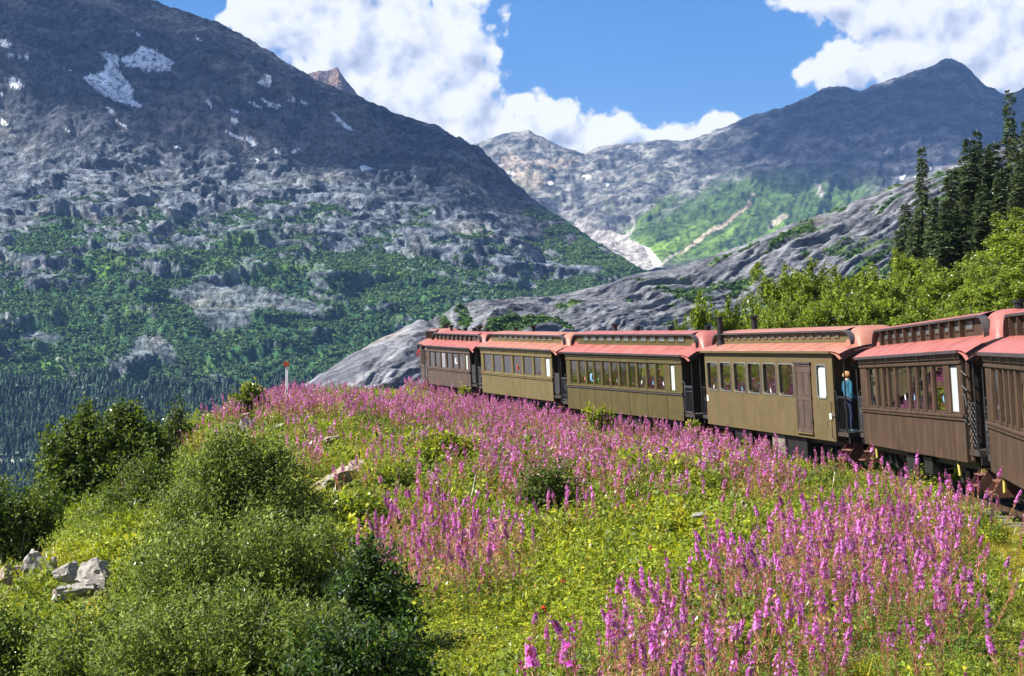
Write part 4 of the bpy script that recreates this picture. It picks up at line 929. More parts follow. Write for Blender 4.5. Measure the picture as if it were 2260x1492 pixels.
# ================================================================== VEGETATION
M_leaf = leaf_mat('shrub_leaves', .45, .04, .0)
M_leafi = leaf_mat('undergrowth_leaves', .48, .05, .28)
M_flow = leaf_mat('fireweed', .30, .03, .32)
M_need = leaf_mat('conifer_needles', .10, .05, .15)
M_bark = pbr('grey_brown_bark', (.13, .10, .075), .85, 0, .4, 12, .3)

def leaf_quads(C, D, Nn, ln, wd, col, fold=0.0):
    """rhombic leaves: centres C, direction D, normal Nn, length, width arrays -> verts, faces, colours"""
    n = len(C); D = D / (np.linalg.norm(D, axis=1, keepdims=True) + 1e-9); Sd = np.cross(D, Nn); Sd /= np.linalg.norm(Sd, axis=1, keepdims=True) + 1e-9
    ln = np.broadcast_to(ln, (n,))[:, None]; wd = np.broadcast_to(wd, (n,))[:, None]
    a = C - D * ln * .5; b = C + Sd * wd * .5 - D * ln * .06; c = C + D * ln * .5; d = C - Sd * wd * .5 - D * ln * .06
    V = np.stack([a, b, c, d], 1).reshape(-1, 3); Fc = np.arange(4 * n).reshape(n, 4)
    return V, Fc, np.repeat(col, 4, axis=0)
def rdir(n, r=rng):
    v = r.normal(size=(n, 3)); return v / np.linalg.norm(v, axis=1, keepdims=True)
def pal(n, cols, wts=None, jit=.18, r=rng):
    cols = np.array(cols, float); i = r.choice(len(cols), n, p=None if wts is None else np.array(wts) / sum(wts)); c = cols[i]
    c2 = cols[r.choice(len(cols), n, p=None if wts is None else np.array(wts) / sum(wts))]; f = r.uniform(0, .5, (n, 1))
    return np.clip((c * (1 - f) + c2 * f) * (1 + r.uniform(-jit, jit, (n, 1))), .001, 1)
G_DARK = [(.065, .115, .014), (.10, .155, .018), (.16, .20, .022), (.030, .06, .012)]
G_WILL = [(.11, .165, .028), (.15, .21, .034), (.20, .26, .045), (.055, .09, .018), (.27, .32, .08)]
G_LIME = [(.27, .33, .018), (.34, .37, .02), (.19, .26, .018), (.40, .39, .025), (.10, .155, .018)]
G_ALD = [(.17, .24, .020), (.23, .29, .024), (.11, .17, .018), (.28, .33, .035), (.065, .11, .014)]

def crown(lobes, n_tw, per, ln, wd, cols, wts=None, r=rng, shell=.55, up=.5, spread=.16, droop=0.):
    """leaves in clusters on twigs that fill ellipsoidal lobes [(c, radii)]"""
    vol = np.array([np.prod(b) ** .67 for _, b in lobes]); vol /= vol.sum(); Cs = []; Os = []; ln = ln * 1.22; wd = wd * 1.28
    for (c, b), f in zip(lobes, vol):
        k = max(3, int(n_tw * f)); d = rdir(k, r); rad = r.uniform(0, 1, k) ** .33; rad = rad * (1 - shell) + shell * r.uniform(.78, 1.05, k) * 1.0
        bump_ = 1 + .16 * np.sin(d[:, 0] * 5 + c[0]) * np.cos(d[:, 2] * 6 + c[1]) + r.normal(0, .11, k)
        Cs.append(np.array(c) + d * np.array(b) * (rad * bump_)[:, None]); Os.append(d)
    Cs = np.concatenate(Cs); Os = np.concatenate(Os)
    axis = Os * .8 + np.array([0, 0, up]) + rdir(len(Cs), r) * .45; axis /= np.linalg.norm(axis, axis=1, keepdims=True)
    k = len(Cs); tone = r.uniform(.55, 1.4, k)
    tpos = r.uniform(-1, 1, (k, per)); sp = spread * r.uniform(.7, 1.4, (k, 1))
    C = Cs[:, None, :] + axis[:, None, :] * (tpos * sp * 1.5)[..., None] + r.normal(0, 1, (k, per, 3)) * (sp * .42)[..., None]
    D = axis[:, None, :] * .7 + rdir(k * per, r).reshape(k, per, 3) * .9; D[..., 2] -= droop
    Nn = np.broadcast_to(np.array([0, 0, 1.0]), (k * per, 3)) * .8 + np.repeat(Os, per, 0) * .5 + rdir(k * per, r) * .75
    C = C.reshape(-1, 3); D = D.reshape(-1, 3); cl = pal(len(C), cols, wts, r=r) * np.repeat(tone, per)[:, None]
    return leaf_quads(C, D, Nn, ln * r.uniform(.6, 1.25, len(C)), wd * r.uniform(.7, 1.2, len(C)), np.clip(cl, 0, 1))
def stems(base, tips, r0, mat, name, parent, n=5):
    b = MB()
    for t_ in tips:
        p0 = Vector(base) + Vector((random.uniform(-.12, .12), random.uniform(-.12, .12), 0)); p1 = Vector(t_); mid = p0.lerp(p1, .5) + Vector((random.uniform(-.1, .1), random.uniform(-.1, .1), .1)) * (p1 - p0).length * .6
        b.tube([p0, p0.lerp(mid, .6), mid, mid.lerp(p1, .6), p1], [r0, r0 * .8, r0 * .6, r0 * .4, r0 * .15], n)
    return b.build(name, mat, parent, smooth=True)

def px_bush(name, label, cat, Y, lobes_px, density, ln, wd, cols, wts=None, group=None, base_px=None, twig=.16, per=9, shell=.5, depth=.9, berries=0, up=.5, seed=1):
    r = np.random.default_rng(seed * 97 + 5); random.seed(seed)
    lob = []
    for l in lobes_px:
        px, py, rx, ry = l[:4]; dy = l[4] if len(l) > 4 else 0; k = (Y + dy) / F
        lob.append([((px - CX) * k, Y + dy, (CY - py) * k), (rx * k, (rx + ry) / 2 * k * depth, ry * k)])
    c = np.mean([a[0] for a in lob], 0); bx = c[0] if base_px is None else (base_px - CX) / F * Y; bz = float(ground(bx, Y)) - .05
    root = empty(name, (bx, Y, bz)); tag(root, label, cat, group); base = np.array([bx, Y, bz])
    # carry the crown down to the ground where a lobe would float
    lob = [((np.array(a) - base), b) for a, b in lob]
    for a, b in list(lob):
        gz_ = float(ground(a[0] + bx, a[1] + Y)) - bz; gap = a[2] - b[2] * .8 - gz_; q = 0
        while gap > .1 and q < 4 and name != 'young_birch' and name != 'sapling':
            q += 1; lob.append((np.array([a[0], a[1] + .25 * b[1], a[2] - q * b[2] * 1.0]), tuple(v * .95 for v in b))); gap -= b[2] * 1.0
    for a, b in list(lob):
        for i in range(3):
            d = rdir(1, r)[0]; d[2] = abs(d[2]) * .8 + .5; d /= np.linalg.norm(d); q = .22 * min(b); lob.append((a + d * np.array(b) * 1.02, (q, q, q * 1.7)))
    area = sum(b[0] * b[2] + b[0] * b[1] + b[1] * b[2] for _, b in lob) * 3.2
    n_tw = int(area * density)
    V, Fc, Cc = crown(lob, n_tw, per, ln, wd, cols, wts, r, shell=shell, spread=twig, up=up)
    fo = link('foliage', fast_mesh('foliage', V, Fc, Cc), M_leaf, root)
    tips = []
    for a, b in lob:
        for i in range(4): d = rdir(1, r)[0]; tips.append(Vector(a + d * np.array(b) * .75 + np.array([0, 0, .2 * b[2]])))
    tips = tips[:40]
    stems((0, 0, -.1), tips, .026 * (max(b[2] for _, b in lob)) ** .5 + .01, M_bark, 'branches', root)
    if berries:
        b = MB(); 
        for i in range(berries):
            a, q = lob[i % len(lob)]; d = rdir(1, r)[0]; d[2] = abs(d[2]); d[1] = -abs(d[1]); p = a + d * np.array(q) * 1.0
            for j in range(6): o_ = p + r.normal(0, .035, 3); b.tube([o_ - [0, 0, .012], o_, o_ + [0, 0, .012]], [.006, .016, .006], 5)
        b.build('berry_clusters', M_berry, root)['kind'] = 'stuff'
    return root
M_berry = pbr('red_berries', (.50, .035, .015), .35, 0, .15, 5)

# ---- bushes of the left foreground and the meadow
px_bush('alder_tree', 'dense round dark green alder standing alone against the blue valley forest', 'tree', 46,
        [(150, 1010, 62, 62), (225, 965, 66, 55), (305, 975, 52, 52), (200, 1060, 92, 62), (335, 1015, 40, 36), (270, 1040, 72, 62), (120, 1060, 44, 52), (190, 922, 15, 24), (292, 922, 15, 22), (262, 915, 14, 18), (350, 985, 22, 20), (160, 955, 26, 24), (230, 1105, 80, 40)],
        26, .105, .062, G_DARK + [(.11, .155, .02), (.085, .13, .018)], twig=.17, per=13, base_px=215, seed=3, shell=.62)
px_bush('sapling', 'small upright leafy sapling right behind the round dark alder', 'tree', 50, [(390, 918, 14, 26), (388, 945, 24, 24), (372, 962, 20, 18), (405, 950, 14, 18)], 26, .10, .06, G_DARK + [(.11, .155, .02)], seed=4, twig=.16, base_px=390)
px_bush('bush', 'mid green bush touching the left edge, below the round dark alder', 'bush', 38, [(10, 1115, 62, 48), (85, 1108, 48, 38), (-60, 1120, 80, 60), (60, 1150, 70, 30)], 28, .085, .05, G_DARK + [(.11, .16, .02)], seed=5, twig=.14, per=12)
px_bush('willow_bush', 'dark feathery bush between the round alder and the big willow thicket', 'bush', 34, [(290, 1075, 62, 66), (245, 1130, 50, 46), (335, 1050, 45, 40), (300, 1135, 62, 50), (230, 1180, 40, 30), (355, 1100, 50, 60)], 34, .075, .026, G_DARK + [(.10, .14, .02)], seed=6, twig=.14, per=14)
W1 = dict(ln=.062, wd=.019, cols=G_WILL, per=15, twig=.11, up=.8)
px_bush('willow_bush', 'tall grey-green willow crown at the back of the big thicket, below the pale upright boulder', 'bush', 25, [(520, 1030, 92, 70), (600, 1085, 100, 80), (440, 1090, 85, 80), (540, 1150, 150, 90), (660, 1150, 80, 70), (500, 970, 45, 32), (590, 1000, 50, 40), (400, 1160, 70, 80)], 72, seed=7, **W1)
px_bush('willow_bush', 'broad grey-green willow crown filling the middle of the big thicket', 'bush', 21, [(470, 1230, 120, 80), (600, 1240, 130, 90), (400, 1270, 110, 90), (700, 1240, 70, 80), (540, 1300, 170, 90), (690, 1320, 90, 80), (330, 1330, 90, 70)], 84, seed=8, **W1)
px_bush('willow_bush', 'nearest grey-green willow crown of the big thicket, at the bottom edge', 'bush', 17.5, [(430, 1400, 150, 90), (590, 1400, 140, 90), (300, 1440, 110, 80), (500, 1480, 240, 80), (700, 1440, 90, 90)], 100, seed=9, ln=.055, wd=.017, cols=G_WILL, per=15, twig=.10, up=.8)
px_bush('dark_bush', 'glossy deep green bush just right of the willow thicket', 'bush', 18.5, [(830, 1270, 56, 56), (860, 1340, 62, 70), (780, 1340, 62, 70), (830, 1410, 100, 60), (800, 1235, 26, 26)], 80, .058, .030, [(.03, .07, .014), (.05, .10, .018), (.085, .14, .022), (.018, .042, .010)], seed=10, twig=.10, per=13)
px_bush('dark_bush', 'deep green bush at the bottom edge in front of the glossy one', 'bush', 15.5, [(760, 1440, 80, 60), (840, 1450, 90, 70), (700, 1480, 90, 60), (900, 1480, 70, 50)], 90, .055, .028, [(.03, .07, .014), (.05, .10, .018), (.10, .155, .024), (.018, .042, .010)], seed=11, twig=.10, per=13)
px_bush('willow_bush', 'dark green bush in the bottom left corner', 'bush', 21, [(40, 1410, 80, 70), (-40, 1380, 60, 70), (30, 1470, 110, 60), (120, 1460, 60, 60)], 70, .06, .028, G_DARK + G_WILL[:3], seed=12, twig=.11, per=13)
px_bush('willow_bush', 'yellow-green bush along the bottom edge left of the willow thicket', 'bush', 19.5, [(190, 1400, 80, 60), (140, 1450, 90, 60), (240, 1470, 110, 70), (290, 1390, 50, 50)], 74, .055, .024, G_WILL + [(.15, .20, .03)], seed=13, twig=.11, per=13)
px_bush('berry_bush', 'small round bush with red berries on the crest left of the white post', 'bush', 59, [(545, 885, 26, 18), (560, 868, 16, 14), (528, 890, 18, 14), (575, 893, 16, 14), (545, 862, 8, 12)], 30, .11, .06, G_DARK + G_LIME[:3], seed=14, twig=.15, per=12, berries=16)
px_bush('lime_shrub', 'bright yellow-green leafy shrub amid fireweed below the olive train carriages', 'shrub', 38, [(960, 990, 46, 26), (1010, 1000, 40, 24), (930, 1012, 34, 22), (985, 975, 28, 14), (1035, 985, 22, 14)], 36, .09, .045, G_LIME, seed=15, twig=.14, per=13, berries=6)
px_bush('leafy_bush', 'dark green bush amid fireweed in the middle of the meadow', 'bush', 30, [(1190, 1075, 40, 38), (1225, 1050, 36, 32), (1170, 1110, 26, 24), (1245, 1090, 30, 28)], 44, .075, .030, G_DARK + [(.08, .13, .02)], seed=16, twig=.13, per=13)
px_bush('leafy_bush', 'dark green bush above the pink flower patch beside the pale rock slab', 'bush', 33, [(850, 1060, 26, 20), (880, 1075, 22, 20), (905, 1050, 20, 20)], 40, .08, .04, G_DARK + G_LIME[:2], seed=17, twig=.13, per=12)
px_bush('lime_shrub', 'yellow-green shrub right below the pale rock slab', 'shrub', 29, [(770, 1120, 50, 32), (720, 1140, 40, 30), (830, 1130, 40, 34), (790, 1165, 50, 30), (800, 1200, 40, 30)], 46, .08, .042, G_LIME + G_DARK[:2], seed=18, twig=.12, per=12, berries=10)
px_bush('young_birch', 'spindly young birch growing beside the step of the short brown carriage', 'sapling', 76.6, [(1022, 876, 7, 14), (1016, 884, 6, 7), (1032, 880, 6, 8), (1027, 868, 4, 8)], 22, .13, .07, G_LIME, seed=19, twig=.12, per=9)
px_bush('young_birch', 'spindly young birch growing in front of the carriage with seven flat panels', 'sapling', 60, [(1312, 925, 14, 14), (1330, 915, 12, 10), (1300, 915, 8, 10), (1345, 925, 9, 10), (1318, 935, 14, 9)], 24, .11, .06, G_LIME, seed=20, twig=.13, per=9)
px_bush('young_birch', 'spindly young birch growing in front of the gap between the two olive carriages', 'sapling', 55, [(1530, 960, 8, 22), (1522, 945, 6, 10), (1538, 950, 6, 12), (1528, 975, 10, 10)], 24, .10, .055, G_LIME + G_DARK[:1], seed=21, twig=.12, per=9)

# ---- alders and birches behind the train: three crowns shared by all copies
def tree_mesh(kind, seed):
    r = np.random.default_rng(seed); lob = []
    for i in range(17):
        a = r.uniform(0, 2 * np.pi); z = r.uniform(.12, .98); rr = .34 * (1 - z ** 2.2) + .05
        lob.append((np.array([math.cos(a) * rr * r.uniform(.3, 1), math.sin(a) * rr * r.uniform(.3, 1), z * .88]), np.array([.15, .15, .13]) * r.uniform(.7, 1.2) * (1.15 - .55 * z)))
    for i in range(5): lob.append((np.array([r.normal(0, .13), r.normal(0, .13), r.uniform(.82, 1.0)]), np.array([.035, .035, .08])))
    V, Fc, Cc = crown(lob, 1700, 13, .023, .0135, G_ALD, [3, 3, 2, 2, 1], r, shell=.45, up=.9, spread=.026)
    fo = fast_mesh('alder_foliage', V, Fc, Cc); fo.materials.append(M_leaf)
    b = MB(); random.seed(seed)
    for i in range(7):
        a = lob[i][0]; b.tube([(0, 0, -.02), (a[0] * .25, a[1] * .25, .25), (a[0] * .7, a[1] * .7, a[2] * .7), tuple(a)], [.014, .011, .007, .002], 6)
    return fo, b.mesh('alder_trunk', M_bark, True)
ALD = [tree_mesh('alder', 31 + i) for i in range(3)]
alders = [  # px, top py, crown width px, depth, tone word
 (1545, 658, 70, 66), (1600, 668, 70, 64), (1655, 650, 80, 68), (1712, 598, 120, 72), (1775, 588, 110, 70), (1835, 612, 105, 68), (1890, 590, 115, 74), (1950, 606, 110, 68), (2010, 590, 110, 70), (2065, 604, 110, 66),
 (2120, 590, 110, 68), (2170, 560, 120, 72), (2215, 510, 120, 76), (2260, 468, 130, 80), (2150, 590, 90, 62), (2230, 585, 120, 62), (1998, 560, 90, 82), (2050, 575, 80, 84), (2300, 470, 140, 74), (2190, 620, 100, 60), (1680, 670, 80, 63), (1800, 655, 90, 63), (1910, 655, 90, 63), (2020, 655, 90, 62), (1505, 700, 30, 70), (2268, 610, 120, 58), (1745, 640, 90, 64), (1860, 650, 90, 64), (1965, 650, 90, 64), (2110, 650, 90, 61)]
names = ['standing farthest left, above the dark olive carriage', 'second from the left, beside the leftmost alder', 'third from the left, above the two stove chimneys', 'tall and pointed, at the left shoulder of the thicket', 'tall, right of the pointed one at the left shoulder', 'lower one in the dip of the thicket', 'above the side door of the steel carriage', 'in the middle of the thicket skyline',
 'just left of the spruce group, on the skyline', 'directly below the leftmost spruces', 'below the middle of the spruce group', 'climbing the slope right of the spruces', 'high on the slope by the tallest spruce', 'highest on the slope at the right edge', 'low in front of the spruce group, to its right', 'at the right edge above the nearest carriage roof', 'half hidden behind, left of the tall lone spruce', 'half hidden behind, at the foot of the lone spruce',
 'cut by the right edge, high on the slope', 'low one above the roof joint of the two nearest carriages', 'low front one above the left chimney', 'low front one above the steel carriage windows', 'low front one above the steel carriage door', 'low front one above the brown carriage', 'tiny one left of all the others', 'low at the right edge just above the train roof', 'low front one between chimney and windows', 'low front one above the middle of the steel carriage', 'low front one left of the spruce group', 'low front one below the spruces']
tag_al = 'trees of the bright thicket behind the train'
for i, (px, top, wpx, Y) in enumerate(alders):
    x = (px - CX) / F * Y; gz = float(ground(x, Y)); H = (CY - top) / F * Y - gz; wd = wpx / F * Y / .40
    o = empty('alder_tree', (x, Y, gz - .05)); o.scale = (wd, wd, H / 1.0); o.rotation_euler = (0, 0, random.uniform(0, 6.28)); tag(o, 'bright green alder ' + names[i], 'tree', tag_al)
    fo, tr = ALD[i % 3]; link('foliage', fo, None, o); link('trunk', tr, None, o)

# ---- spruces
def spruce_mesh(seed, sparse=0.0):
    r = np.random.default_rng(seed); V = []; Fc = []; Cc = []; n0 = 0; C, D, Nn, LN, WD = [], [], [], [], []; b = MB()
    z = .10 + sparse * .1
    while z < .985:
        rad = (.155 * (1 - z) ** .8 + .012) * r.uniform(.75, 1.2) * (1 - .45 * sparse * r.uniform(0, 1)); nb = r.integers(4, 7) if z < .9 else 4
        for k in range(nb):
            if r.uniform() < sparse * .45: continue
            a = r.uniform(0, 2 * np.pi); L_ = rad * r.uniform(.6, 1.15); tilt = -.35 * (1 - z) - .1 + r.normal(0, .12) + .6 * (z > .93)
            d = np.array([math.cos(a), math.sin(a), tilt]); m_ = max(4, int(L_ / .0075))
            if L_ > .05 and r.uniform() < .4: b.tube([(0, 0, z), tuple(d * L_ * .8 + [0, 0, z])], [.0022, .0008], 4)
            for j in range(m_):
                f = (j + .5) / m_; p = d * L_ * f + np.array([0, 0, z - .02 * f * f]); sd_ = np.array([-math.sin(a), math.cos(a), 0])
                for s_ in (-1, 1):
                    wl = .030 * (1.15 - f) + .007; dd = sd_ * s_ + d * .9 + np.array([0, 0, -.35]) + r.normal(0, .2, 3); dd /= np.linalg.norm(dd)
                    C.append(p + dd * wl * .5); D.append(dd); Nn.append(np.array([0, 0, 1]) + r.normal(0, .5, 3)); LN.append(wl * r.uniform(.8, 1.3)); WD.append(.009 * r.uniform(.7, 1.3))
        z += r.uniform(.009, .017) * (1.2 - .3 * z)
    C = np.array(C); cl = pal(len(C), [(.028, .055, .018), (.045, .08, .022), (.07, .105, .028), (.10, .125, .03)], [3, 3, 2, 1], r=r)
    V, Fc, Cc = leaf_quads(C, np.array(D), np.array(Nn), np.array(LN), np.array(WD), cl)
    me = fast_mesh('spruce_foliage', V, Fc, Cc); me.materials.append(M_need)
    b.tube([(0, 0, -.03), (0, 0, .3), (.002, 0, .7), (0, 0, 1.0)], [.013, .010, .005, .001], 7)
    return me, b.mesh('spruce_trunk', M_bark, True)
SPR = [spruce_mesh(51), spruce_mesh(52, .3), spruce_mesh(53, .75)]
spr = [(2035, 320, 97, 1, 'lone tall spruce standing left of the group'), (1998, 447, 92, 0, 'shorter bushy spruce left of the lone tall one'), (2060, 432, 94, 0, 'short spruce just right of the lone tall one'), (2100, 368, 95, 0, 'broad dark spruce at the left of the main group'),
 (2122, 345, 101, 1, 'narrow spruce behind the broad dark one'), (2140, 302, 99, 0, 'slim tall spruce, left of the twin tips'), (2156, 284, 100, 1, 'slim tall spruce, right of the twin tips'), (2176, 322, 104, 0, 'spruce just right of the twin tips'),
 (2192, 310, 99, 0, 'dense spruce left of the tallest, gappy one'), (2228, 194, 99, 2, 'tallest spruce, thin and gappy, above all the others'), (2252, 335, 95, 0, 'spruce at the right edge right of the tallest'), (2085, 440, 90, 0, 'low spruce in front of the broad dark one'),
 (2018, 478, 89, 0, 'low spruce at the foot of the lone tall one'), (2208, 372, 92, 0, 'low broad spruce in front of the tallest'), (1984, 505, 88, 0, 'lowest spruce at the left end'), (2262, 262, 105, 1, 'tall spruce cut by the right edge'), (2130, 430, 90, 0, 'low dense spruce in the middle of the group'), (2168, 400, 91, 0, 'low dense spruce below the twin tips'), (2238, 420, 88, 0, 'low dense spruce below the tallest'),
 (1487, 705, 75, 1, 'tiny spruce peeping over the roof of the dark olive carriage')]
for i, (px, top, Y, k, lab) in enumerate(spr):
    x = (px - CX) / F * Y; gz = float(ground(x, Y)); H = (CY - top) / F * Y - gz
    if i < 19 and H < 6: H = max(H, 5)
    wsc = H * (1.0 if k != 0 else 1.5) if i != 3 else H * 1.7
    o = empty('spruce_tree', (x, Y, (CY - top) / F * Y - H)); o.scale = (wsc, wsc, H); o.rotation_euler = (0, 0, i * 1.3); tag(o, lab, 'tree', 'spruces above the thicket')
    me, tr = SPR[k]; link('foliage', me, None, o); link('trunk', tr, None, o)

# ---- templates and instancing of stuff
LIB = {}
def lib(name, objs):
    c = bpy.data.collections.new(name)
    for o in objs:
        c.objects.link(o)
    LIB[name] = c; return c
def libobj(name, me, mat):
    o = bpy.data.objects.new(name, me); 
    if not me.materials: me.materials.append(mat)
    return o
def scatter(name, pts, rot, scl, idx, coll, label, cat):
    me = bpy.data.meshes.new(name); n = len(pts); me.vertices.add(n); me.vertices.foreach_set('co', np.asarray(pts, np.float32).ravel())
    for an, ty, dat in (('rot', 'FLOAT_VECTOR', rot), ('scl', 'FLOAT_VECTOR', scl)):
        a = me.attributes.new(an, ty, 'POINT'); a.data.foreach_set('vector', np.asarray(dat, np.float32).ravel())
    a = me.attributes.new('idx', 'INT', 'POINT'); a.data.foreach_set('value', np.asarray(idx, np.int32)); me.update()
    o = link(name, me); g = bpy.data.node_groups.new(name + '_nodes', 'GeometryNodeTree'); g.is_modifier = True
    g.interface.new_socket('Geometry', in_out='INPUT', socket_type='NodeSocketGeometry'); g.interface.new_socket('Geometry', in_out='OUTPUT', socket_type='NodeSocketGeometry')
    N_ = g.nodes; L_ = g.links; gi = N_.new('NodeGroupInput'); go = N_.new('NodeGroupOutput'); ip = N_.new('GeometryNodeInstanceOnPoints'); ci = N_.new('GeometryNodeCollectionInfo')
    ci.inputs['Collection'].default_value = coll; ci.inputs['Separate Children'].default_value = True; ci.inputs['Reset Children'].default_value = True
    ip.inputs['Pick Instance'].default_value = True
    def na(nm, ty):
        q = N_.new('GeometryNodeInputNamedAttribute'); q.data_type = ty; q.inputs[0].default_value = nm; return [s_ for s_ in q.outputs if s_.enabled and s_.name == 'Attribute'][0]
    e = N_.new('FunctionNodeEulerToRotation'); L_.new(na('rot', 'FLOAT_VECTOR'), e.inputs[0]); L_.new(e.outputs[0], ip.inputs['Rotation']); L_.new(na('scl', 'FLOAT_VECTOR'), ip.inputs['Scale']); L_.new(na('idx', 'INT'), ip.inputs['Instance Index'])
    L_.new(gi.outputs[0], ip.inputs['Points']); L_.new(ci.outputs[0], ip.inputs['Instance']); L_.new(ip.outputs[0], go.inputs[0])
    md = o.modifiers.new('scatter', 'NODES'); md.node_group = g; tag(o, label, cat, kind='stuff'); return o
def rs(n, lean=.12, lo=.8, hi=1.25, r=rng):
    s_ = r.uniform(lo, hi, n); return np.stack([r.normal(0, lean, n), r.normal(0, lean, n), r.uniform(0, 6.283, n)], -1), np.stack([s_, s_, s_ * r.uniform(.9, 1.15, n)], -1)

# conifers and scrub of the far slopes
def small_conifer(seed):
    r = np.random.default_rng(seed); V = []; Fq = []; C = []
    H = 9.5; nn_ = 7
    for k in range(3):
        z0 = H * (.05 + .30 * k); z1 = min(H, z0 + H * .46); r0 = 2.6 * (1 - .27 * k); b0 = len(V)
        for j in range(nn_):
            a = j / nn_ * 6.283 + k; rr = r0 * r.uniform(.7, 1.2); V.append((rr * math.cos(a), rr * math.sin(a), z0 + r.uniform(-.5, .5)))
        V.append((0, 0, z1 if k < 2 else H)); t_ = r.uniform(.8, 1.1)
        for j in range(nn_): Fq.append((b0 + j, b0 + (j + 1) % nn_, b0 + nn_))
    V = np.array(V); col = np.tile(np.array([(.018, .040, .022)]), (len(V), 1)) * r.uniform(.6, 1.3, (len(V), 1)) * (.7 + .5 * seed % 3)
    return fast_mesh('far_conifer', V, np.array(Fq), col)
lib('far_conifers', [libobj('far_conifer%d' % i, small_conifer(60 + i), M_need) for i in range(3)])
r_, s_ = rs(len(FOREST_P), .06, .35, 1.6); scatter('conifer_forest', FOREST_P, r_, s_, rng.integers(0, 3, len(FOREST_P)), LIB['far_conifers'], 'dark blue-green conifer forest covering the foot of the mountain across the valley', 'forest')
def far_clump(seed):
    r = np.random.default_rng(seed); d = rdir(26, r); d[:, 2] = np.abs(d[:, 2]); C = d * np.array([2.7, 2.7, 1.8]) * r.uniform(.6, 1, (26, 1))
    V, Fc, Cc = leaf_quads(C, rdir(26, r), d, 2.1, 1.7, pal(26, [(.028, .072, .022), (.05, .11, .026), (.08, .15, .03)], r=r)); return fast_mesh('far_scrub', V, Fc, Cc)
lib('far_scrub', [libobj('far_scrub%d' % i, far_clump(70 + i), M_need) for i in range(3)])
r_, s_ = rs(len(SCRUB_P), .1, .5, 1.5); scatter('mountain_scrub', SCRUB_P, r_, s_, rng.integers(0, 3, len(SCRUB_P)), LIB['far_scrub'], 'low green alder scrub in patches on the middle slopes across the valley', 'scrub')
r_, s_ = rs(len(SCRUB2_P), .1, .18, .42); scatter('slope_scrub', SCRUB2_P, r_, s_, rng.integers(0, 3, len(SCRUB2_P)), LIB['far_scrub'], 'low green scrub in the cracks of the grey rock slope beyond the train', 'scrub')

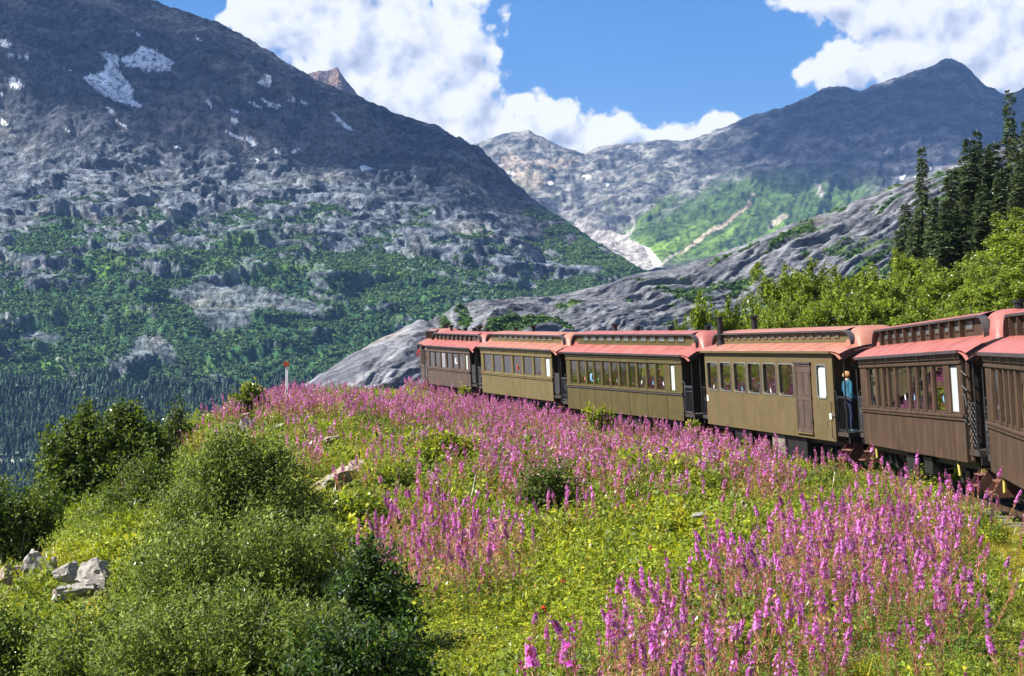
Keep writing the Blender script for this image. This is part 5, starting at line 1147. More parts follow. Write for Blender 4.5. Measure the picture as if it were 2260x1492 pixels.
# ---- fireweed
def fireweed(seed, detail=1):
    """returns (leaves, stem+pods, flowers) arrays; height about 1.2"""
    r = np.random.default_rng(seed); H = r.uniform(1.0, 1.3); bend = np.array([r.normal(0, .06), r.normal(0, .06)])
    P = lambda z: np.stack([bend[0] * (z / H) ** 2, bend[1] * (z / H) ** 2, z], -1)
    f0 = H * r.uniform(.70, .86); n1 = int(34 * detail); z = r.uniform(.08, f0 * .92, n1); a = r.uniform(0, 6.283, n1); d = np.stack([np.cos(a), np.sin(a), r.uniform(-.1, .6, n1)], -1)
    ln = r.uniform(.09, .15, n1) * (1.05 - .4 * z / H); lc = pal(n1, [(.07, .14, .02), (.10, .19, .03), (.14, .22, .03), (.25, .18, .04)], [3, 4, 2, .6], r=r)
    lv = leaf_quads(P(z) + d * ln[:, None] * .5, d, np.array([0, 0, 1.]) + rdir(n1, r) * .4, ln, .022 if detail >= 1 else .034, lc)
    # pods: thin ascending reddish
    n2 = int(64 * detail); z = r.uniform(f0 * .52, f0 + .10, n2); a = r.uniform(0, 6.283, n2); d = np.stack([np.cos(a) * .55, np.sin(a) * .55, r.uniform(.5, 1.1, n2)], -1); d /= np.linalg.norm(d, axis=1, keepdims=True)
    pc_ = pal(n2, [(.42, .14, .11), (.48, .24, .16), (.36, .09, .10), (.45, .32, .15)], r=r); pd = leaf_quads(P(z) + d * .04, d, rdir(n2, r), .085, .008 if detail >= 1 else .016, pc_)
    sv = []; sf = []; zs_ = np.linspace(0, H, 6)
    for i, q in enumerate(P(zs_)):
        w_ = .006 * (1 - .7 * i / 5)
        for k in range(3): sv.append(q + [w_ * math.cos(k * 2.09), w_ * math.sin(k * 2.09), 0])
    for i in range(5):
        for k in range(3): sf.append((i * 3 + k, i * 3 + (k + 1) % 3, i * 3 + 3 + (k + 1) % 3, i * 3 + 3 + k))
    sc_ = np.repeat(np.array([(.16, .16, .04), (.20, .15, .05), (.28, .12, .07), (.34, .10, .09), (.36, .08, .14), (.34, .06, .16)]), 3, 0)
    st = (np.array(sv), np.array(sf), sc_)
    # flowers
    n3 = int(r.choice([8, 18, 26, 34]) * detail); zf_ = f0 + (H - f0) * r.uniform(0, .78, n3) ** 1.0; a = r.uniform(0, 6.283, n3); rad = .042 * (1 - .55 * (zf_ - f0) / (H - f0)); d = np.stack([np.cos(a), np.sin(a), r.uniform(-.15, .3, n3)], -1)
    c = P(zf_) + d * rad[:, None]; fs = .026 * (1 - .35 * (zf_ - f0) / (H - f0)); C, D, NN, LN, CC = [], [], [], [], []
    pcol = [(.46, .11, .44), (.52, .19, .54), (.40, .06, .33), (.60, .34, .62), (.50, .11, .33)]
    npet = 4 if detail >= 1 else 2
    for k in range(npet):
        b = rdir(n3, r); t1 = np.cross(d, b); t1 /= np.linalg.norm(t1, axis=1, keepdims=True); pdv = t1 if k % 2 == 0 else -t1
        if npet == 4: an = k * 1.571; t2 = np.cross(d, t1 if k == 0 else _t1);
        if k == 0: _t1 = t1
        t2 = np.cross(d, _t1); an = k * 6.283 / npet; pdv = _t1 * math.cos(an) + t2 * math.sin(an)
        C.append(c + pdv * (fs * .5)[:, None]); D.append(pdv); NN.append(d + rdir(n3, r) * .3); LN.append(fs * 1.15); CC.append(pal(n3, pcol, [3, 3, 2, 1.5, 1.5], r=r))
    fl = leaf_quads(np.concatenate(C), np.concatenate(D), np.concatenate(NN), np.concatenate(LN), .024 if detail >= 1 else .042, np.concatenate(CC))
    n4 = int(14 * detail); zb = H * (1 - .26 * r.uniform(0, 1, n4) ** 1.3 * (H - f0) / H * 2); a = r.uniform(0, 6.283, n4); d = np.stack([np.cos(a), np.sin(a), np.full(n4, .3)], -1)
    bd = leaf_quads(P(zb) + d * .012, d + [0, 0, .2], rdir(n4, r), .030, .011, pal(n4, [(.42, .05, .25), (.36, .06, .32), (.50, .10, .30)], r=r))
    def j(*ms):
        V, Fx, Cx = [], [], []; o_ = 0
        for v, f, c_ in ms: V.append(v); Fx.append(f + o_); Cx.append(c_); o_ += len(v)
        return np.concatenate(V), np.concatenate(Fx), np.concatenate(Cx)
    return lv, j(st, pd), j(fl, bd), j(lv, st, pd, fl, bd)
FW = [fireweed(80 + i) for i in range(6)]
FWL = [fireweed(90 + i, .6) for i in range(7)]
lib('fireweed_far', [libobj('fireweed_low%d' % i, fast_mesh('fireweed', *q[3]), M_flow) for i, q in enumerate(FWL)])
lib('fireweed_near', [libobj('fireweed_mid%d' % i, fast_mesh('fireweed', *q[3]), M_flow) for i, q in enumerate(FW)])
# patches of fireweed measured on the photograph, as outlines on the ground
DENSE = [[(430, 915), (520, 880), (620, 852), (760, 848), (930, 866), (1050, 884), (1300, 930), (1540, 962), (1700, 1000), (1800, 1035), (1700, 1045), (1450, 1005), (1330, 985), (1180, 960), (1000, 930), (820, 900), (640, 905), (520, 905)],
 [(860, 905), (1100, 940), (1320, 990), (1480, 1015), (1400, 1045), (1250, 1035), (1190, 1030), (1040, 985), (900, 960)], [(1050, 990), (1150, 1000), (1200, 1040), (1120, 1060), (1060, 1040)],
 [(760, 1200), (850, 1110), (950, 1080), (1060, 1110), (1130, 1160), (1140, 1210), (1020, 1240), (900, 1250), (860, 1220), (790, 1230)], [(1290, 1492), (1310, 1350), (1480, 1240), (1620, 1190), (1740, 1110), (1850, 1080), (1990, 1060), (2150, 1110), (2130, 1170), (2090, 1260), (1960, 1330), (1850, 1400), (1800, 1492)]]
MED = [[(600, 900), (1500, 1000), (1760, 1060), (1640, 1150), (1500, 1100), (1180, 1130), (1160, 1230), (860, 1240), (800, 1050), (640, 1000)], [(1560, 1030), (2230, 1090), (2260, 1492), (1280, 1492), (1360, 1300), (1700, 1120)], [(400, 940), (640, 900), (640, 960), (420, 980)], [(1030, 1400), (1300, 1300), (1330, 1492), (1030, 1492)]]
BARE = [[(1640, 1060), (1780, 1040), (1960, 1062), (1900, 1080), (1780, 1110), (1640, 1110)], [(1500, 1090), (1620, 1110), (1560, 1190), (1440, 1150)], [(2180, 1160), (2260, 1170), (2260, 1260), (2190, 1240)]]
def field(n, y0, y1, half=.36, y_pow=1.0):
    y = np.sqrt(rng.uniform(y0 ** 2, y1 ** 2, n)); x = rng.uniform(-half, half, n) * y; return x, y
def dens_of(x, y, z, polys, soft=.25, sc=2.2, seed=700):
    px, py = project(x, y, z); jx = fbm(x / sc, y / sc, 3, .6, seed) * 60 * np.minimum(1, 30 / y); 
    return np.maximum.reduce([inpoly(px + jx, py + jx * .5, p).astype(float) for p in polys])
ROCKS_PX = [(757, 1052, 44, 26), (788, 1030, 30, 22), (724, 1070, 32, 18), (203, 1262, 56, 34), (150, 1262, 40, 24), (168, 1302, 60, 20), (75, 1234, 36, 26), (106, 1246, 26, 20), (18, 1270, 40, 24), (545, 942, 22, 20), (610, 942, 24, 9), (730, 968, 24, 14), (840, 1085, 22, 18), (1540, 1136, 22, 9), (545, 912, 16, 8)]
def keep(x, y, z, r_=1.0):
    tx_, tz_ = track_at(y); ok = (np.abs(x - tx_) > 1.5 + .3 * rng.uniform(0, 1, len(x))) & ((x < tx_) | (y > 104))
    px, py = project(x, y, z)
    for a, b, c, d in ROCKS_PX: ok &= ~(((px - a) / (c * 1.0)) ** 2 + ((py - b) / (d * 1.0)) ** 2 < r_)
    return ok
x, y = field(70000, 9.5, 88); z = ground_t(x, y); top = z + .85
dd = dens_of(x, y, top, DENSE); dm = dens_of(x, y, top, MED, seed=710); db = dens_of(x, y, top, BARE, seed=720)
cl = sstep(-.2, .3, fbm(x / 1.3, y / 1.8, 3, .6, 730)); 
prob = np.maximum(dd * np.where(y < 32, .50 + .5 * cl, .25 + .75 * cl) * np.where(y < 32, .86, .66), dm * cl * .27) * (1 - .85 * db) * np.clip(1.0 + y / 150, 0, 1.2)
prob *= keep(x, y, z + .2, 1.0)
sel = rng.uniform(0, 1, len(x)) < prob; x, y, z = x[sel], y[sel], z[sel]
ye_ = np.concatenate([rng.uniform(46, 86, 1900), rng.uniform(27, 46, 120)]); te_, _ = track_at(ye_); xe_ = te_ - np.where(ye_ > 46, rng.uniform(1.55, 3.0, len(ye_)), rng.uniform(1.7, 2.8, len(ye_)))
ke_ = fbm(ye_ / 1.5, xe_, 2, .5, 745) > -.12; xe_, ye_ = xe_[ke_], ye_[ke_]
x = np.r_[x, xe_]; y = np.r_[y, ye_]; z = np.r_[z, ground_t(xe_, ye_)]; print('fireweed', len(x))
o_ = np.argsort(y); x, y, z = x[o_], y[o_], z[o_]
pxx, pyy = project(x, y, z + 1.0); inv = (pxx > -10) & (pxx < 2270) & (pyy < 1500)
near_i = np.flatnonzero(inv)[:291]; nm = np.zeros(len(x), bool); nm[near_i] = True
def hgt(n, y): return rng.uniform(.72, 1.05, n) * np.where(y > 45, .85, 1.0)
k = (~nm) & (y < 30); n = k.sum(); r_, s_ = rs(n, .2, .42, 1.0); s_[:, :2] *= .88; scatter('fireweed_meadow', np.stack([x[k], y[k], z[k]], -1), r_, s_, rng.integers(0, 6, n), LIB['fireweed_near'], 'pink and purple fireweed massed in the nearer meadow', 'wildflowers')
k = (~nm) & (y >= 30); n = k.sum(); r_, s_ = rs(n, .17, .42, .95); s_[:, :2] *= 1.25; scatter('fireweed_meadow', np.stack([x[k], y[k], z[k]], -1), r_, s_, rng.integers(0, 7, n), LIB['fireweed_far'], 'pink fireweed massed along the knoll in front of the train', 'wildflowers')
FWM = []
for q in FW:
    a = [fast_mesh('fireweed_leaves', *q[0]), fast_mesh('fireweed_stem', *q[1]), fast_mesh('fireweed_spike', *q[2])]
    for me in a: me.materials.append(M_flow)
    FWM.append(a)
M_deep = leaf_mat('deep_magenta_fireweed', .25, .05, .1, (1.0, .55, .85))
feat = [(1265, 1400, 10.6, 1.0, 'fireweed with a deep magenta spike, standing alone at the bottom centre', 'd'), (1130, 1452, 10.4, .9, 'short fireweed with magenta spike left of the tall lone one', 'd'), (1200, 1462, 10.5, .85, 'small fireweed between two magenta spikes at the bottom edge', 'n'),
        (2022, 985, 31, 1.25, 'tall fireweed rising against the underside of the brown carriage', 'n'), (2012, 1030, 30.5, 1.05, 'tall fireweed just left of the tallest by the brown carriage', 'n'), (1898, 1010, 36, 1.15, 'fireweed in front of the steps left of the brown carriage', 'n'), (2097, 1055, 28, 1.0, 'fireweed in front of the wheels of the brown carriage', 'n'), (2130, 1070, 27.5, 1.0, 'fireweed below the yellow board under the brown carriage', 'n'), (2155, 1080, 27, 1.0, 'fireweed in front of the steps between the two nearest carriages', 'n')]
def put_fw(xx, yy_, zz_, sc, rot, v, label, group, deep=False, tilt=(0, 0)):
    e = empty('fireweed', (xx, yy_, zz_)); e.rotation_euler = (tilt[0], tilt[1], rot); e.scale = (sc[0], sc[0], sc[1])
    tag(e, label, 'flower', group)
    for nm_, me in zip(('leaves', 'stem', 'flower_spike'), FWM[v]):
        o = link(nm_, me, None, e)
        if deep and nm_ == 'flower_spike': o.material_slots[0].link = 'OBJECT'; o.material_slots[0].material = M_deep
    return e
for i, (px, py, Y_, sc, lab, kk) in enumerate(feat):
    xx = (px - CX) / F * Y_; gz = float(ground(xx, Y_)); top_ = (CY - py) / F * Y_; Hh = max(.6, top_ - gz); put_fw(xx, Y_, gz, (1.15, Hh / 1.15), i, i % 6, lab, 'single fireweeds', kk == 'd')
for j_, i in enumerate(near_i):
    s1 = rng.uniform(.55, .98); put_fw(x[i], y[i], z[i], (s1 * .88, s1 * rng.uniform(.9, 1.1)), rng.uniform(0, 6.28), int(rng.integers(0, 6)), 'pink fireweed spike with reddish stem in the dense flower patch at the lower right', 'fireweeds of the nearest patch', tilt=(rng.normal(0, .16), rng.normal(0, .16)))

# ---- undergrowth: leafy clumps of several tones, grass, red berries
def clump(seed, cols, n=190, rad=.34, h=.42, ln=.064, wd=.030, wts=None):
    r = np.random.default_rng(seed); k = n // 8; d = rdir(k, r); d[:, 2] = np.abs(d[:, 2]); Cs = d * np.array([rad, rad, h]) * r.uniform(.55, 1.05, (k, 1)); Cs[:, 2] += .02
    ax = d * .7 + np.array([0, 0, .6]) + rdir(k, r) * .3; C = (Cs[:, None] + ax[:, None] * r.uniform(-1, 1, (k, 8, 1)) * .06 + r.normal(0, .022, (k, 8, 3))).reshape(-1, 3)
    D = (ax[:, None] * .5 + rdir(k * 8, r).reshape(k, 8, 3) * .9).reshape(-1, 3); tone = np.repeat(r.uniform(.75, 1.25, k), 8)[:, None]
    V, Fc, Cc = leaf_quads(C, D, np.array([0, 0, .9]) + rdir(len(C), r) * .6, ln * r.uniform(.6, 1.3, len(C)), wd * r.uniform(.7, 1.3, len(C)), pal(len(C), cols, wts, r=r) * tone)
    return V, Fc, Cc
def tuft(seed, cols, n=60, h=.42):
    r = np.random.default_rng(seed); a = r.uniform(0, 6.283, n); p = np.stack([r.normal(0, .09, n), r.normal(0, .09, n), np.zeros(n)], -1); d = np.stack([np.cos(a) * .35, np.sin(a) * .35, np.ones(n)], -1) + r.normal(0, .1, (n, 3)); ln = h * r.uniform(.5, 1.1, n)
    d /= np.linalg.norm(d, axis=1, keepdims=True); return leaf_quads(p + d * ln[:, None] * .5, d, rdir(n, r), ln, .011, pal(n, cols, r=r))
MIDG = [(.14, .21, .018), (.20, .26, .022), (.08, .135, .015), (.27, .31, .025)]
YEL = [(.38, .36, .022), (.44, .38, .025), (.28, .30, .022), (.38, .26, .03)]
T = [('lime', clump(101, G_LIME)), ('lime2', clump(102, G_LIME, wd=.030)), ('mid', clump(103, MIDG)), ('mid2', clump(104, MIDG + G_LIME[:1], ln=.065, wd=.02)), ('dark', clump(105, G_DARK)), ('yel', clump(106, YEL)),
     ('grass_y', tuft(107, YEL)), ('grass_g', tuft(108, MIDG + G_LIME)), ('rust', clump(109, [(.30, .17, .07), (.34, .13, .09), (.22, .16, .04)], n=100, ln=.045, wd=.012)),
     ('seed_pods', clump(110, [(.55, .24, .18), (.50, .16, .16), (.60, .30, .30), (.55, .18, .38), (.40, .30, .10)], n=130, ln=.085, wd=.010, h=.8))]
cl_objs = []
for i, (nm_, (V, Fc, Cc)) in enumerate(T): cl_objs.append(libobj('clump%02d' % i, fast_mesh('clump_' + nm_, V, Fc, Cc), M_leafi))
lib('undergrowth', cl_objs)
xs_, ys_ = [], []
for y0, y1, n, hf in ((6, 16, 5600, .42), (16, 30, 14000, .38), (30, 55, 20000, .36), (55, 118, 21000, .35)): a, b = field(n, y0, y1, hf); xs_.append(a); ys_.append(b)
a = rng.uniform(8, 60, 6500); xs_.append(-a * rng.uniform(.34, .78, 6500)); ys_.append(a)
x = np.concatenate(xs_); y = np.concatenate(ys_); z = ground_t(x, y); px, py = project(x, y, z + .3)
tx_, tz_ = track_at(y); behind = x > tx_ + 1.9; ok = (np.abs(x - tx_) > 1.02) | (y > 104)
for a, b, c, d in ROCKS_PX: rk_ = ((px - a) / c) ** 2 + ((py - b) / d) ** 2; ok &= ~(rk_ < .75); nearrock = np.where(rk_ < 2.2, True, nearrock) if 'nearrock' in globals() else (rk_ < 1.8)
x, y, z, px, py, nearrock = x[ok], y[ok], z[ok], px[ok], py[ok], nearrock[ok]; n = len(x)
f1 = fbm(x / 2.2, y / 2.2, 3, .6, 800); f2 = fbm(x / 1.1, y / 1.1, 3, .6, 810); u = rng.uniform(0, 1, n)
typ = np.where(f1 > .22, 2, np.where(f1 < -.32, 4, 3)); typ = np.where((f2 > -.05) & (u < .6), 0, typ); typ = np.where((f2 < -.25) & (u < .5), 8, typ)
LIMEZ = [[(880, 1260), (1000, 1200), (1400, 1130), (1640, 1150), (1600, 1210), (1420, 1260), (1300, 1340), (1270, 1492), (880, 1492), (930, 1350)], [(-50, 1300), (200, 1330), (380, 1190), (420, 1100), (330, 1190), (60, 1150), (-50, 1160)], [(-50, 1290), (300, 1330), (300, 1400), (-50, 1400)], [(380, 950), (520, 920), (640, 960), (600, 1000), (400, 1010)]]
YELZ = [[(1600, 1050), (1800, 1040), (1960, 1065), (1880, 1085), (1760, 1100), (1600, 1090)], [(400, 960), (560, 930), (540, 970), (420, 1010)], [(650, 1060), (720, 1000), (700, 1100), (640, 1100)], [(2180, 1130), (2270, 1150), (2270, 1260), (2200, 1220)], [(-20, 1190), (100, 1160), (200, 1200), (100, 1250)], [(820, 845), (910, 845), (920, 862), (830, 862)], [(790, 960), (860, 1000), (820, 1040), (770, 1000)]]
lz = dens_of(x, y, z + .3, LIMEZ, seed=820) > 0; yz = dens_of(x, y, z + .3, YELZ, seed=830) > 0
typ = np.where(lz, np.where(u < .45, 0, np.where(u < .8, 1, np.where(u < .93, 3, 5))), typ); typ = np.where(yz, np.where(u < .45, 6, np.where(u < .75, 5, 7)), typ)
typ = np.where((u > .93) & ~lz, 6, typ); typ = np.where((u > .88) & (u < .93) & ~lz, 7, typ)
pk = dens_of(x, y, z + .7, DENSE) > 0; typ = np.where(pk & (rng.uniform(0, 1, n) < .30), 9, typ)
r_, s_ = rs(n, .15, .6, 1.25); big = (np.clip(y / 30, .62, 1.15) * np.where((rng.uniform(0, 1, n) < .13) & (y < 45), rng.uniform(1.3, 1.75, n), 1.0) * (.8 + .5 * sstep(-.3, .4, fbm(x / .9, y / .9, 2, .5, 840))))[:, None]; s_ = s_ * big; s_[:, 2] *= np.where(yz, .55, 1.0)
s_[:, 2] *= np.clip(.75 + f1 * .8, .4, 1.4)
tx_, _ = track_at(y); close = np.abs(x - tx_) < 2.9; s_[close] *= .7; s_[nearrock] *= .5; s_[typ == 9] *= np.where(y[typ == 9] > 26, .62, .9)[:, None]
scatter('undergrowth', np.stack([x, y, z - .03], -1), r_, s_, typ, LIB['undergrowth'], 'yellow-green undergrowth, leafy herbs and grass covering the whole hillside', 'undergrowth')
# taller leafy hummocks that break up the carpet
BIGC = [libobj('hummock%d' % i, fast_mesh('hummock', *clump(120 + i, c_, n=nn_, rad=.62, h=.80, ln=.075, wd=.034)), M_leafi) for i, (c_, nn_) in enumerate(((G_LIME, 900), (MIDG, 900), (MIDG + G_LIME[:2], 800), (G_DARK, 800)))]
lib('hummocks', BIGC)
hx, hy = field(3200, 13, 74, .36); hz = ground_t(hx, hy); hp, hq = project(hx, hy, hz + .5); ht_, _ = track_at(hy)
hk = (hx < ht_ - 3.2) & (fbm(hx / 2.5, hy / 2.5, 3, .6, 850) > -.02) & (rng.uniform(0, 1, len(hx)) < np.where(dens_of(hx, hy, hz + .7, DENSE) > 0, .10, .75))
for a, b, c, d in ROCKS_PX: hk &= ((hp - a) / (c + 40 * 30 / hy)) ** 2 + ((hq - b) / (d + 40 * 30 / hy)) ** 2 > 1.3
hx, hy, hz, hp, hq = hx[hk], hy[hk], hz[hk], hp[hk], hq[hk]; hl_ = dens_of(hx, hy, hz + .3, LIMEZ, seed=820) > 0
hi_ = np.where(hl_, rng.choice([0, 0, 2, 1], len(hx)), rng.choice([1, 2, 3, 0, 1], len(hx))); r_, s2 = rs(len(hx), .15, .5, 1.15)
scatter('leafy_hummocks', np.stack([hx, hy, hz - .05], -1), r_, s2, hi_, LIB['hummocks'], 'taller green leafy herbs and low shrubs standing out of the undergrowth', 'undergrowth')
# scattered red berries of the elder undergrowth
bm_ = MB(); b = MB()
for i in range(7): o_ = Vector((random.gauss(0, .016), random.gauss(0, .016), random.gauss(0, .012))); b.tube([o_ - Vector((0, 0, .010)), o_, o_ + Vector((0, 0, .010))], [.005, .013, .005], 5)
lib('berry_lib', [libobj('berry', b.mesh('berries', M_berry), M_berry)])
kk = np.flatnonzero(lz & (rng.uniform(0, 1, n) < .014)); r_, s2 = rs(len(kk), .1, .8, 1.5); scatter('red_berries', np.stack([x[kk], y[kk], z[kk] + .40 * s_[kk, 2]], -1), r_, s2, np.zeros(len(kk), int), LIB['berry_lib'], 'tiny red berry clusters dotted over the lime green undergrowth', 'berries')
# ================================================================== ROCKS
def rockmat(name, c1, c2):
    m, t, out = new_mat(name); v = t.add('ShaderNodeTexCoord').outputs['Object']; n = t.noise(v, 3.0, 8, .7); n2 = t.noise(v, 14, 5, .65)
    c = t.mix(t.mr(n, .38, .62), rgba(c1), rgba(c2)); c = t.mix(t.mr(n2, .56, .7, 0, .6), c, (.07, .06, .05, 1)); p = t.add('ShaderNodeBsdfPrincipled'); t.put(p.inputs[0], c); p.inputs['Roughness'].default_value = .9
    t.put(p.inputs['Normal'], t.bump(t.m('ADD', n, t.m('MULTIPLY', n2, .4)), .9, .05)); t.l.new(p.outputs[0], out.inputs[0]); return m
M_rk = rockmat('pale_grey_rock', (.20, .185, .165), (.40, .37, .33)); M_rk2 = rockmat('tan_rock', (.20, .145, .10), (.42, .33, .25))
def rock(px, py, wpx, hpx, Y, label, mat, seed, tilt=0., sink=.25, group=None, flat_=.8):
    r = random.Random(seed); k = Y / F; bm = bmesh.new()
    for i in range(16): bm.verts.new((r.uniform(-1, 1), r.uniform(-1, 1), r.uniform(-1, 1)) if i % 2 else tuple(Vector((r.gauss(0, 1), r.gauss(0, 1), r.gauss(0, 1))).normalized()))
    res = bmesh.ops.convex_hull(bm, input=bm.verts); bmesh.ops.delete(bm, geom=[v for v in bm.verts if not v.link_faces], context='VERTS')
    bmesh.ops.subdivide_edges(bm, edges=bm.edges, cuts=3, use_grid_fill=True)
    for v in bm.verts:
        p = v.co * 2.1 + Vector((seed * 3.1, 0, 0)); from_n = mathutils_noise(p); v.co += v.normal * (from_n * .16) + Vector((0, 0, mathutils_noise(p * 2.7) * .05))
    bmesh.ops.triangulate(bm, faces=bm.faces)
    me = bpy.data.meshes.new('rock'); bm.to_mesh(me); bm.free(); me.materials.append(mat)
    hw_, hh = wpx * k / 2, hpx * k / 2; o = link('boulder', me); x = (px - CX) * k; z = (CY - py) * k
    o.scale = (hw_ * .85, hw_ * flat_, hh * 1.0); o.rotation_euler = (r.uniform(-.1, .1), -R(tilt), r.uniform(-.3, .3))
    o.location = (x, Y, z - hh * .22); o['_g'] = 1; del o['_g']; tag(o, label, 'rock', group); return o
from mathutils import noise as _mn
def mathutils_noise(p): return _mn.fractal(p, .8, 2.0, 4)
rock(203, 1262, 112, 72, 27, 'large smooth grey boulder in the left foreground, flat dark underside to the right', M_rk, 3, 28)
rock(150, 1260, 76, 52, 27.6, 'pale slanting boulder just left of the largest one', M_rk, 4, 30)
rock(168, 1300, 120, 44, 26.6, 'whitish flat rock right below the largest left boulder', M_rk, 5, 18)
rock(128, 1308, 26, 32, 26.7, 'small tan stone at the lower left end of the whitish flat rock', M_rk2, 6, 40)
rock(75, 1230, 72, 58, 30, 'rounded grey boulder in the broken row near the left edge', M_rk, 7, 25)
rock(106, 1242, 52, 44, 29.8, 'grey rock at the right end of the broken row near the left edge', M_rk, 8, 10)
rock(18, 1268, 80, 52, 29.6, 'pinkish rock at the left edge of the picture', M_rk2, 9, 35)
rock(48, 1256, 34, 26, 29.7, 'small rock between the left edge and the rounded grey boulder', M_rk, 19, 20)
rock(752, 1054, 138, 54, 38, 'long pale slab rising to the right in the meadow', M_rk2, 10, 34, flat_=.6)
rock(786, 1030, 58, 44, 38.5, 'pale block on the upper end of the long slab', M_rk2, 11, 30)
rock(727, 1058, 50, 24, 37.4, 'grey-topped stone on the lower end of the long slab', M_rk, 12, 40)
rock(545, 932, 46, 50, 51, 'upright pale boulder above the willow thicket', M_rk, 13, 60)
rock(566, 932, 16, 12, 52.6, 'small brown stone beside the upright pale boulder', M_rk2, 14, 0)
rock(610, 942, 40, 13, 52, 'flat pale rock right of the upright boulder', M_rk, 15, 12)
rock(730, 966, 50, 22, 44, 'flat pinkish rock on the slope above the long slab', M_rk2, 16, 22)
rock(544, 914, 28, 12, 57, 'low rock below the berry bush on the crest', M_rk2, 17, 15)
rock(842, 1082, 34, 30, 35, 'dark-sided rock right of the long slab, half hidden in flowers', M_rk2, 18, 0)
rock(1540, 1136, 40, 13, 24, 'small white flat rock in the middle of the meadow, right of centre', M_rk, 20, 14)

# ================================================================== PEOPLE
M_skin = pbr('skin', (.50, .27, .19), .55, 0, .05, 8)
def cloth(name, c): return pbr(name, c, .85, 0, .12, 10, .15)
def person(label, joints, bones, radii, seg_mat, mats, loc_fn, hair=None, group=None, name='person', lev=2):
    """joints: name -> local point; bones: pairs; radii: name -> (rx, ry); seg_mat: fn(face centre, nearest bone) -> material index"""
    nm_ = list(joints); me = bpy.data.meshes.new('skeleton'); me.from_pydata([joints[k] for k in nm_], [(nm_.index(a), nm_.index(b)) for a, b in bones], [])
    o = bpy.data.objects.new('skeleton_tmp', me); COL.objects.link(o); sk = o.modifiers.new('skin', 'SKIN'); sk.use_smooth_shade = True
    sub = o.modifiers.new('sub', 'SUBSURF'); sub.levels = lev; sub.render_levels = lev
    for i, k in enumerate(nm_): sv = me.skin_vertices[0].data[i]; sv.radius = radii[k] if isinstance(radii[k], tuple) else (radii[k], radii[k]); sv.use_root = (k == 'pelvis')
    bpy.context.view_layer.update(); dg = bpy.context.evaluated_depsgraph_get(); nme = bpy.data.meshes.new_from_object(o.evaluated_get(dg)); bpy.data.objects.remove(o); nme.materials.clear()
    for m_ in mats: nme.materials.append(m_)
    segs = [(np.array(joints[a]), np.array(joints[b]), a, b) for a, b in bones]
    n_ = len(nme.polygons); cs = np.zeros(n_ * 3); nme.polygons.foreach_get('center', cs); cs = cs.reshape(-1, 3); best = np.full(n_, 1e9); bi = np.zeros(n_, int)
    for q, (pa, pb, _, _) in enumerate(segs):
        dv = pb - pa; tt_ = np.clip(((cs - pa) @ dv) / (dv @ dv + 1e-9), 0, 1); dd_ = np.linalg.norm(cs - pa - tt_[:, None] * dv, axis=1); w_ = dd_ < best; best[w_] = dd_[w_]; bi[w_] = q
    nme.polygons.foreach_set('material_index', np.array([seg_mat(cs[j], segs[bi[j]][2], segs[bi[j]][3]) for j in range(n_)], np.int32)); nme.polygons.foreach_set('use_smooth', np.ones(n_, bool))
    nme.name = 'person'; p = link(name, nme); loc_fn(p); tag(p, label, 'person', group)
    if hair: hair(p)
    return p
def hair_cap(p, c, r, mat, vol=1.0, face=(0, 1, 0)):
    bm = bmesh.new(); bmesh.ops.create_icosphere(bm, subdivisions=3, radius=1); f = Vector(face).normalized()
    for v in bm.verts:
        k = v.co.dot(f); v.co *= (1 + .10 * mathutils_noise(v.co * 2.2)); 
        if k > .35 and v.co.z < .55: v.co *= .80
        if v.co.z < -.45: v.co *= .78
        v.co = Vector((v.co.x * r * vol, v.co.y * r * vol, v.co.z * r * vol)) + Vector(c)
    me = bpy.data.meshes.new('hair'); bm.to_mesh(me); bm.free(); me.polygons.foreach_set('use_smooth', [True] * len(me.polygons)); link('hair', me, mat, p)
def face_bits(p, c, f, r=.1):
    c = Vector(c); f = Vector(f).normalized(); s_ = f.cross(Vector((0, 0, 1))).normalized()
    MB().tube([c + f * r * .8 + Vector((0, 0, .02)), c + f * r * 1.18 - Vector((0, 0, .012)), c + f * r * .9 - Vector((0, 0, .02))], [.008, .015, .006], 6).build('nose', M_skin, p, smooth=True)
    for q in (-1, 1):
        MB().tube([c + f * r * .86 + s_ * q * .035 + Vector((0, 0, .018)), c + f * r * .96 + s_ * q * .034 + Vector((0, 0, .018))], .010, 6).build('eye', M_black, p)
        MB().tube([c + s_ * q * r * .84 + Vector((0, 0, .02)), c + s_ * q * r * .98, c + s_ * q * r * .86 - Vector((0, 0, .03))], [.008, .018, .008], 6).build('ear', M_skin, p, smooth=True)
    MB().tube([c + f * r * .90 - s_ * .022 - Vector((0, 0, .045)), c + f * r * .95 - Vector((0, 0, .048)), c + f * r * .90 + s_ * .022 - Vector((0, 0, .045))], [.003, .006, .003], 5).build('mouth', cloth('lips', (.35, .10, .09)), p)
